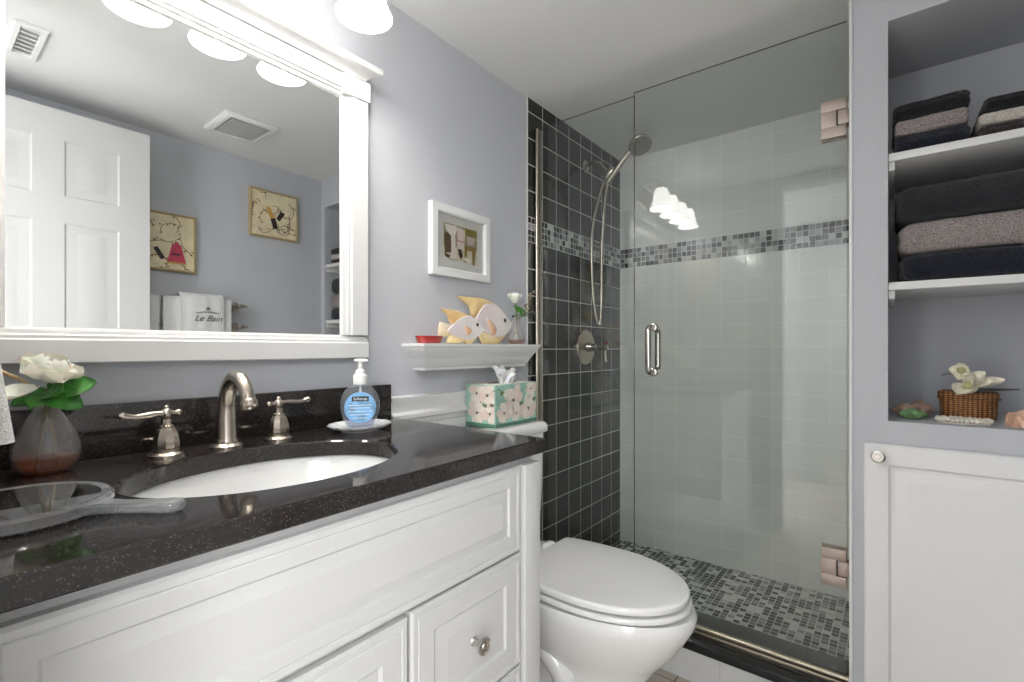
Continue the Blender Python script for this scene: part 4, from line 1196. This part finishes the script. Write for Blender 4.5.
for i in range(5):
    a = 2 * pi * i / 5; w.petal(FD, (-.35 + .3 * cos(a), .6 * cos(a), .7 * sin(a) + .15), (-1, 0, .2), .026, .022, .3, .1, 1.2)
w.build('blossom', fl, 60)
w = MB(ORCG).ball(FC + Vector((-.012, 0, .0)), .010, 12, 8).ball(FD + Vector((-.008, 0, .004)), .009, 12, 8)
w.tube(smooth_path([FC, FC + Vector((0, .004, .018)), FD]), .003, 8); w.build('centre', fl, 60)
w = MB(P('grey_leaf', (88, 90, 84), .5))
w.petal(FC + Vector((0, -.01, -.012)), (.1, -1, .02), (-.2, 0, 1), .085, .022, .1, .05)
w.petal(FD, (.0, .95, -.25), (0, 0, 1), .04, .010, .1, .0); w.build('leaf', fl, 60)
# beaded ring in front of the basket
BEAD = P('pearl_bead', (232, 226, 212), .25, coat=.4)
bl = thing('beaded_coaster', 'cream beaded coaster lying in front of the wicker basket', 'coaster', (1.635, -1.292, NZ))
rb = random.Random(5)
w = MB(BEAD).loops([[(1.635 + .030 * q * cos(2 * pi * i / 32), -1.292 + .050 * q * sin(2 * pi * i / 32), NZ + z) for i in range(32)] for q, z in ((1, .0), (1, .003), (.9, .004))])
for R_ in (.25, .5, .75, 1.0):
    nb = int(R_ * 34)
    for i in range(nb):
        a = 2 * pi * i / nb + R_; w.ball((1.635 + .030 * R_ * cos(a), -1.292 + .050 * R_ * sin(a), NZ + .007 + rb.random() * .003), .0052, 8, 6)
w.build('bead_work', bl, 60)['kind'] = 'stuff'
# shells
def shell(name, label, c, dims, rot, m1, ribs=10, twist=0., knobs=False):
    w = MB(m1); rows = []; Mr = Matrix.Rotation(rot, 3, 'Z'); k = 40
    for i in range(15):
        t = i / 14; s_ = sin(pi * (t * .94 + .03)) ** .75 * (1 - .35 * t)
        row = []
        for j in range(k):
            a = 2 * pi * j / k
            r = 1 + .07 * cos(ribs * a + twist * t * 6) + (.16 * max(0, cos(6 * a + 9 * t)) ** 4 if knobs else 0)
            p = Vector(((t - .5) * dims[0], s_ * r * cos(a) * dims[1] * .5, max(s_ * r * sin(a) * dims[2] * .5, -dims[2] * .36) + dims[2] * .36))
            row.append(Vector(c) + Mr @ p)
        rows.append(row)
    o = w.loops(rows).build(name, None, 60)
    return tag(recentre(o), label, 'seashell', 'seashells in the lower closet niche')
shell('seashell', 'smooth tan seashell beside the green one in the closet niche', (1.700, -1.178, NZ), (.052, .034, .046), radians(80), P('shell_tan', (176, 148, 128), .5, vary=.25, vscale=60))
shell('seashell', 'mottled green seashell in front of the tan and brown ones', (1.655, -1.197, NZ), (.060, .036, .034), radians(-80), P('shell_green', (112, 146, 100), .5, vary=.35, vscale=70), 12)
shell('seashell', 'knobbly brown seashell between the green shell and the basket', (1.730, -1.215, NZ), (.055, .038, .054), radians(-75), P('shell_brown', (164, 136, 124), .55, vary=.3, vscale=70), 8, 1.0, True)
w = MB(P('shell_peach', (224, 182, 156), .5, vary=.15, vscale=60)); rows = []
SC0 = Vector((1.66, -1.398, NZ))
for i in range(12):
    t = i / 11; row = []
    for j in range(61):
        a = radians(-80) + radians(160) * j / 60
        R_ = .062 * t * (1 + .035 * cos(22 * (a + 1.4))); hh = .038 * sin(pi * (.12 + .80 * (1 - t))) * (1 + .06 * cos(22 * (a + 1.4)))
        row.append(SC0 + Vector((R_ * sin(a) * .8, .030 - R_ * cos(a), max(hh * (1 - .25 * abs(sin(a))), .001))))
    rows.append(row)
for row in rows[:]: pass
bot = [[Vector((p.x, p.y, NZ)) for p in r] for r in rows]
w.loops(rows, False, False, False); w.loops(bot, False, False, False)
w.loops([rows[-1], bot[-1]], False, False, False)
w.loops([[r[0] for r in rows], [r[0] for r in bot]], False, False, False); w.loops([[r[-1] for r in rows], [r[-1] for r in bot]], False, False, False)
bmesh.ops.remove_doubles(w.bm, verts=w.bm.verts[:], dist=.00005)
o = w.build('seashell', None, 50); tag(recentre(o), 'ribbed peach scallop shell right of the wicker basket', 'seashell', 'seashells in the lower closet niche')

cd = thing('cabinet_door', 'white raised-panel cabinet door with a knob under the open niche', 'cabinet door', (XR, -1.30, .05))
MB(CLOSETW).panel(fC, -1.515, -1.0945, .05, .832, [(0, .016), (.004, .020), (.050, .020), (.056, .014), (.064, .013), (.088, .0185), (.092, .0185)], back=.0005).build('panel', cd, 20)
knob((XR - .0195, -1.124, .803), cd, (-1, 0, 0), 1.0)

# ---------------------------------------------------------------- far wall, seen in the mirror
GOLD = P('gilt_edge', (176, 156, 112), .4); CANV = P('cream_canvas', (226, 214, 178), .8, vary=.06, vscale=18)
VN = P('painted_vine', (92, 66, 50), .7); RD = P('painted_pink', (196, 62, 92), .6); OR = P('painted_orange', (206, 158, 72), .6); DK = P('painted_black', (44, 36, 32), .6)
fF = lambda a, b, d: (a, YF + d, b)
def canvas(label, x0, x1, z0, z1, kind, seed):
    t = thing('wall_art', label, 'picture', ((x0 + x1) / 2, YF, z0), 'cream paintings on the far wall')
    MB(GOLD).frame(fF, x0, x1, z0, z1, [(0, .001), (0, .018), (.003, .020), (.009, .020), (.011, .017), (.011, .001)]).build('frame', t, 30)
    w = MB(CANV).box(x0 + .0105, x1 - .0105, YF + .002, YF + .016, z0 + .0105, z1 - .0105)
    r = random.Random(seed); W_, H_ = x1 - x0, z1 - z0
    for i in range(14):
        a = x0 + W_ * r.uniform(.12, .85); b = z0 + H_ * r.uniform(.15, .85); t0 = r.uniform(0, 6.28); pts = []
        for k in range(7):
            pts.append((min(max(a, x0 + .015), x1 - .015), YF + .0162, min(max(b, z0 + .015), z1 - .015))); a += .017 * cos(t0); b += .017 * sin(t0); t0 += r.uniform(-.1, .75)
        w.use(VN).tube(smooth_path(pts, 3), .0014, 5)
        for k in range(4):
            p = r.choice(pts); w.use(VN if r.random() < .75 else RD).ball((min(max(p[0] + r.uniform(-.012, .012), x0 + .016), x1 - .016), YF + .0163, min(max(p[2] + r.uniform(-.012, .012), z0 + .016), z1 - .016)), .0042, 8, 5, (1, .12, .8))
    if kind == 'bell':
        cx, cz = x0 + W_ * .70, z0 + H_ * .16
        w.use(RD).prism([(cx - .040, cz), (cx + .040, cz), (cx + .030, cz + .035), (cx + .018, cz + .085), (cx - .018, cz + .085), (cx - .030, cz + .035)], fF, .016, .0172)
        w.use(OR).prism([(cx - .041, cz - .006), (cx + .041, cz - .006), (cx + .040, cz + .002), (cx - .040, cz + .002)], fF, .016, .0174)
        w.use(DK).prism([(cx - .022, cz + .034), (cx + .016, cz + .034), (cx + .016, cz + .042), (cx - .022, cz + .042)], fF, .016, .0178)
        w.use(RD).prism([(cx - .010, cz + .085), (cx + .010, cz + .085), (cx + .007, cz + .098), (cx - .007, cz + .098)], fF, .016, .0172)
        w.use(DK).prism([(x0 + W_ * .36, cz + .058), (x0 + W_ * .42, cz + .066), (x0 + W_ * .53, cz + .018), (x0 + W_ * .47, cz + .006)], fF, .016, .0172)
    else:
        cx, cz = x0 + W_ * .44, z0 + H_ * .44
        w.use(OR).prism([(cx - .032, cz + .058), (cx - .008, cz + .052), (cx + .018, cz - .004), (cx - .004, cz - .014)], fF, .016, .0172)
        w.use(DK).prism([(cx - .006, cz - .008), (cx + .018, cz + .002), (cx + .034, cz - .054), (cx + .010, cz - .062)], fF, .016, .0176)
        w.use(DK).prism([(cx + .026, cz + .000), (cx + .044, cz - .012), (cx + .074, cz + .034), (cx + .050, cz + .044)], fF, .016, .0172)
    w.build('canvas', t, 50)
canvas('cream canvas with a pink bell-shaped bottle, above the towel rack', .628, .902, 1.442, 1.716, 'bell', 11)
canvas('cream canvas with dark and amber bottles, the higher one near the closet corner', 1.152, 1.415, 1.683, 1.940, 'bottles', 23)
# double towel bar
RZ = 1.292
rk = thing('towel_rack', 'double nickel towel bar on the far wall behind the open door', 'towel bar', (.78, YF, RZ))
for x in (.50, 1.078):
    for z, L in ((RZ, .075), (RZ - .105, .075)):
        w = MB(NICKEL).lathe([(.026, .001), (.026, .006), (.018, .012), (.009, .018), (.008, L), (.011, L + .004), (.011, L + .014), (.004, L + .018)], (x, YF, z), 22, axisM((0, 1, 0)))
        w.lathe([(.008, -.014), (.010, .0), (.009, .018), (.0045, .024), (.006, .032), (.002, .038)], (x, YF + L + .008, z), 16, axisM((1 if x > 1 else -1, 0, 0)))
        w.build('post', rk, 40)
for z in (RZ, RZ - .105): MB(NICKEL).tube([(.50, YF + .083, z), (1.078, YF + .083, z)], .0065, 12).build('bar', rk, 60)
def bath(x0, x1, zt, zb, yo, label, seed, text=None):
    """a towel folded over the bar: front and back leaf joined by a round top"""
    yb = YF + .083; R_ = .011 + yo; rows = []
    prof = [(-R_, zb + .05)] + [(-R_, zt - R_ - (zt - R_ - zb - .05) * (1 - i / 6)) for i in range(1, 7)] + [(R_ * cos(a), zt - R_ + R_ * sin(a)) for a in [pi - pi * i / 8 for i in range(1, 8)]] + [(R_, zt - R_ - (zt - R_ - zb) * i / 10) for i in range(0, 11)]
    th_ = .008
    n_ = len(prof); nx = 16
    outer, inner = [], []
    for i in range(n_):
        p = Vector(prof[i]); q0 = Vector(prof[max(i - 1, 0)]); q1 = Vector(prof[min(i + 1, n_ - 1)])
        t = (q1 - q0).normalized(); nn = Vector((-t.y, t.x)); outer.append(p + nn * th_ * .5); inner.append(p - nn * th_ * .5)
    loop = outer + inner[::-1]
    for j in range(nx + 1):
        x = x0 + (x1 - x0) * j / nx; wv = .0018 * sin(j * 1.3 + seed)
        rows.append([(x, yb + a + wv, b) for a, b in loop])
    w = MB(HT).loops(rows)
    if text:
        Mt = Matrix(((1, 0, 0), (0, 0, 1), (0, 1, 0))).to_4x4()     # as the mirror shows it, the writing reads from left to right
        yy = yb + R_ + th_ * .5 + .0018; cx = (x0 + x1) / 2 + .022
        w.use(P('embroidery_grey', (84, 84, 86), .8)).text('Le Bain', .040, Matrix.Translation((cx, yy, zt - .118)) @ Mt, .0006, .45)
        w.tube([(cx - .05 + .1 * i / 40, yy, zt - .086 + .003 * sin(i * 1.7) - .00006 * (i - 20) ** 2 * .3) for i in range(41)], .0012, 5)
        w.prism([(cx - .012, zt - .075), (cx + .012, zt - .075), (cx, zt - .060)], lambda a, b, d: (a, yy + d, b), 0, .0006)
    o = w.build('hanging_towel', None, 60)
    return tag(recentre(o), label, 'towel', 'white towels on the rack')
bath(.525, .728, 1.318, .80, .000, 'white towel at the door end of the rack', .5)
bath(.742, 1.030, 1.3175, .80, .000, 'wide white towel folded over the rack under the lettered one', 1.7)
bath(.806, .990, 1.338, 1.05, .013, 'white towel with dark embroidered lettering laid over the wide one', 2.6, True)

# ---------------------------------------------------------------- ceiling fittings
ef = thing('exhaust_fan', 'white rectangular exhaust fan cover on the ceiling', 'exhaust fan', (.965, -1.19, CH - .02))
fX = lambda a, b, d: (a, b, CH - d)
MB(PLAST).frame(fX, .855, 1.077, -1.315, -1.065, [(0, .0005), (0, .008), (.010, .018), (.020, .020), (.030, .016), (.030, .0005)]).build('cover', ef, 35)
MB(P('fan_grille', (186, 186, 184), .5)).panel(fX, .893, 1.039, -1.277, -1.103, [(0, .015), (.003, .018), (.006, .018)], back=.004).build('grille', ef, 30)
MB(DARKGAP).panel(fX, .884, 1.048, -1.286, -1.094, [(0, .0035)], back=.0006).build('housing', ef, 0)
cv = thing('ceiling_vent', 'white ceiling register near the doorway wall', 'ceiling vent', (.25, -1.06, CH - .01))
MB(PLAST).frame(fX, .220, .300, -1.22, -.975, [(0, .0005), (0, .006), (.004, .009), (.016, .009), (.018, .005), (.018, .0005)]).build('frame', cv, 35)
for i in range(7):
    y = -1.195 + i * .030
    MB(PLAST).loops([[(x, y, CH - .001), (x, y + .020, CH - .010), (x, y + .022, CH - .009), (x, y + .002, CH - .0005)] for x in (.239, .281)]).build('louvre', cv, 30)
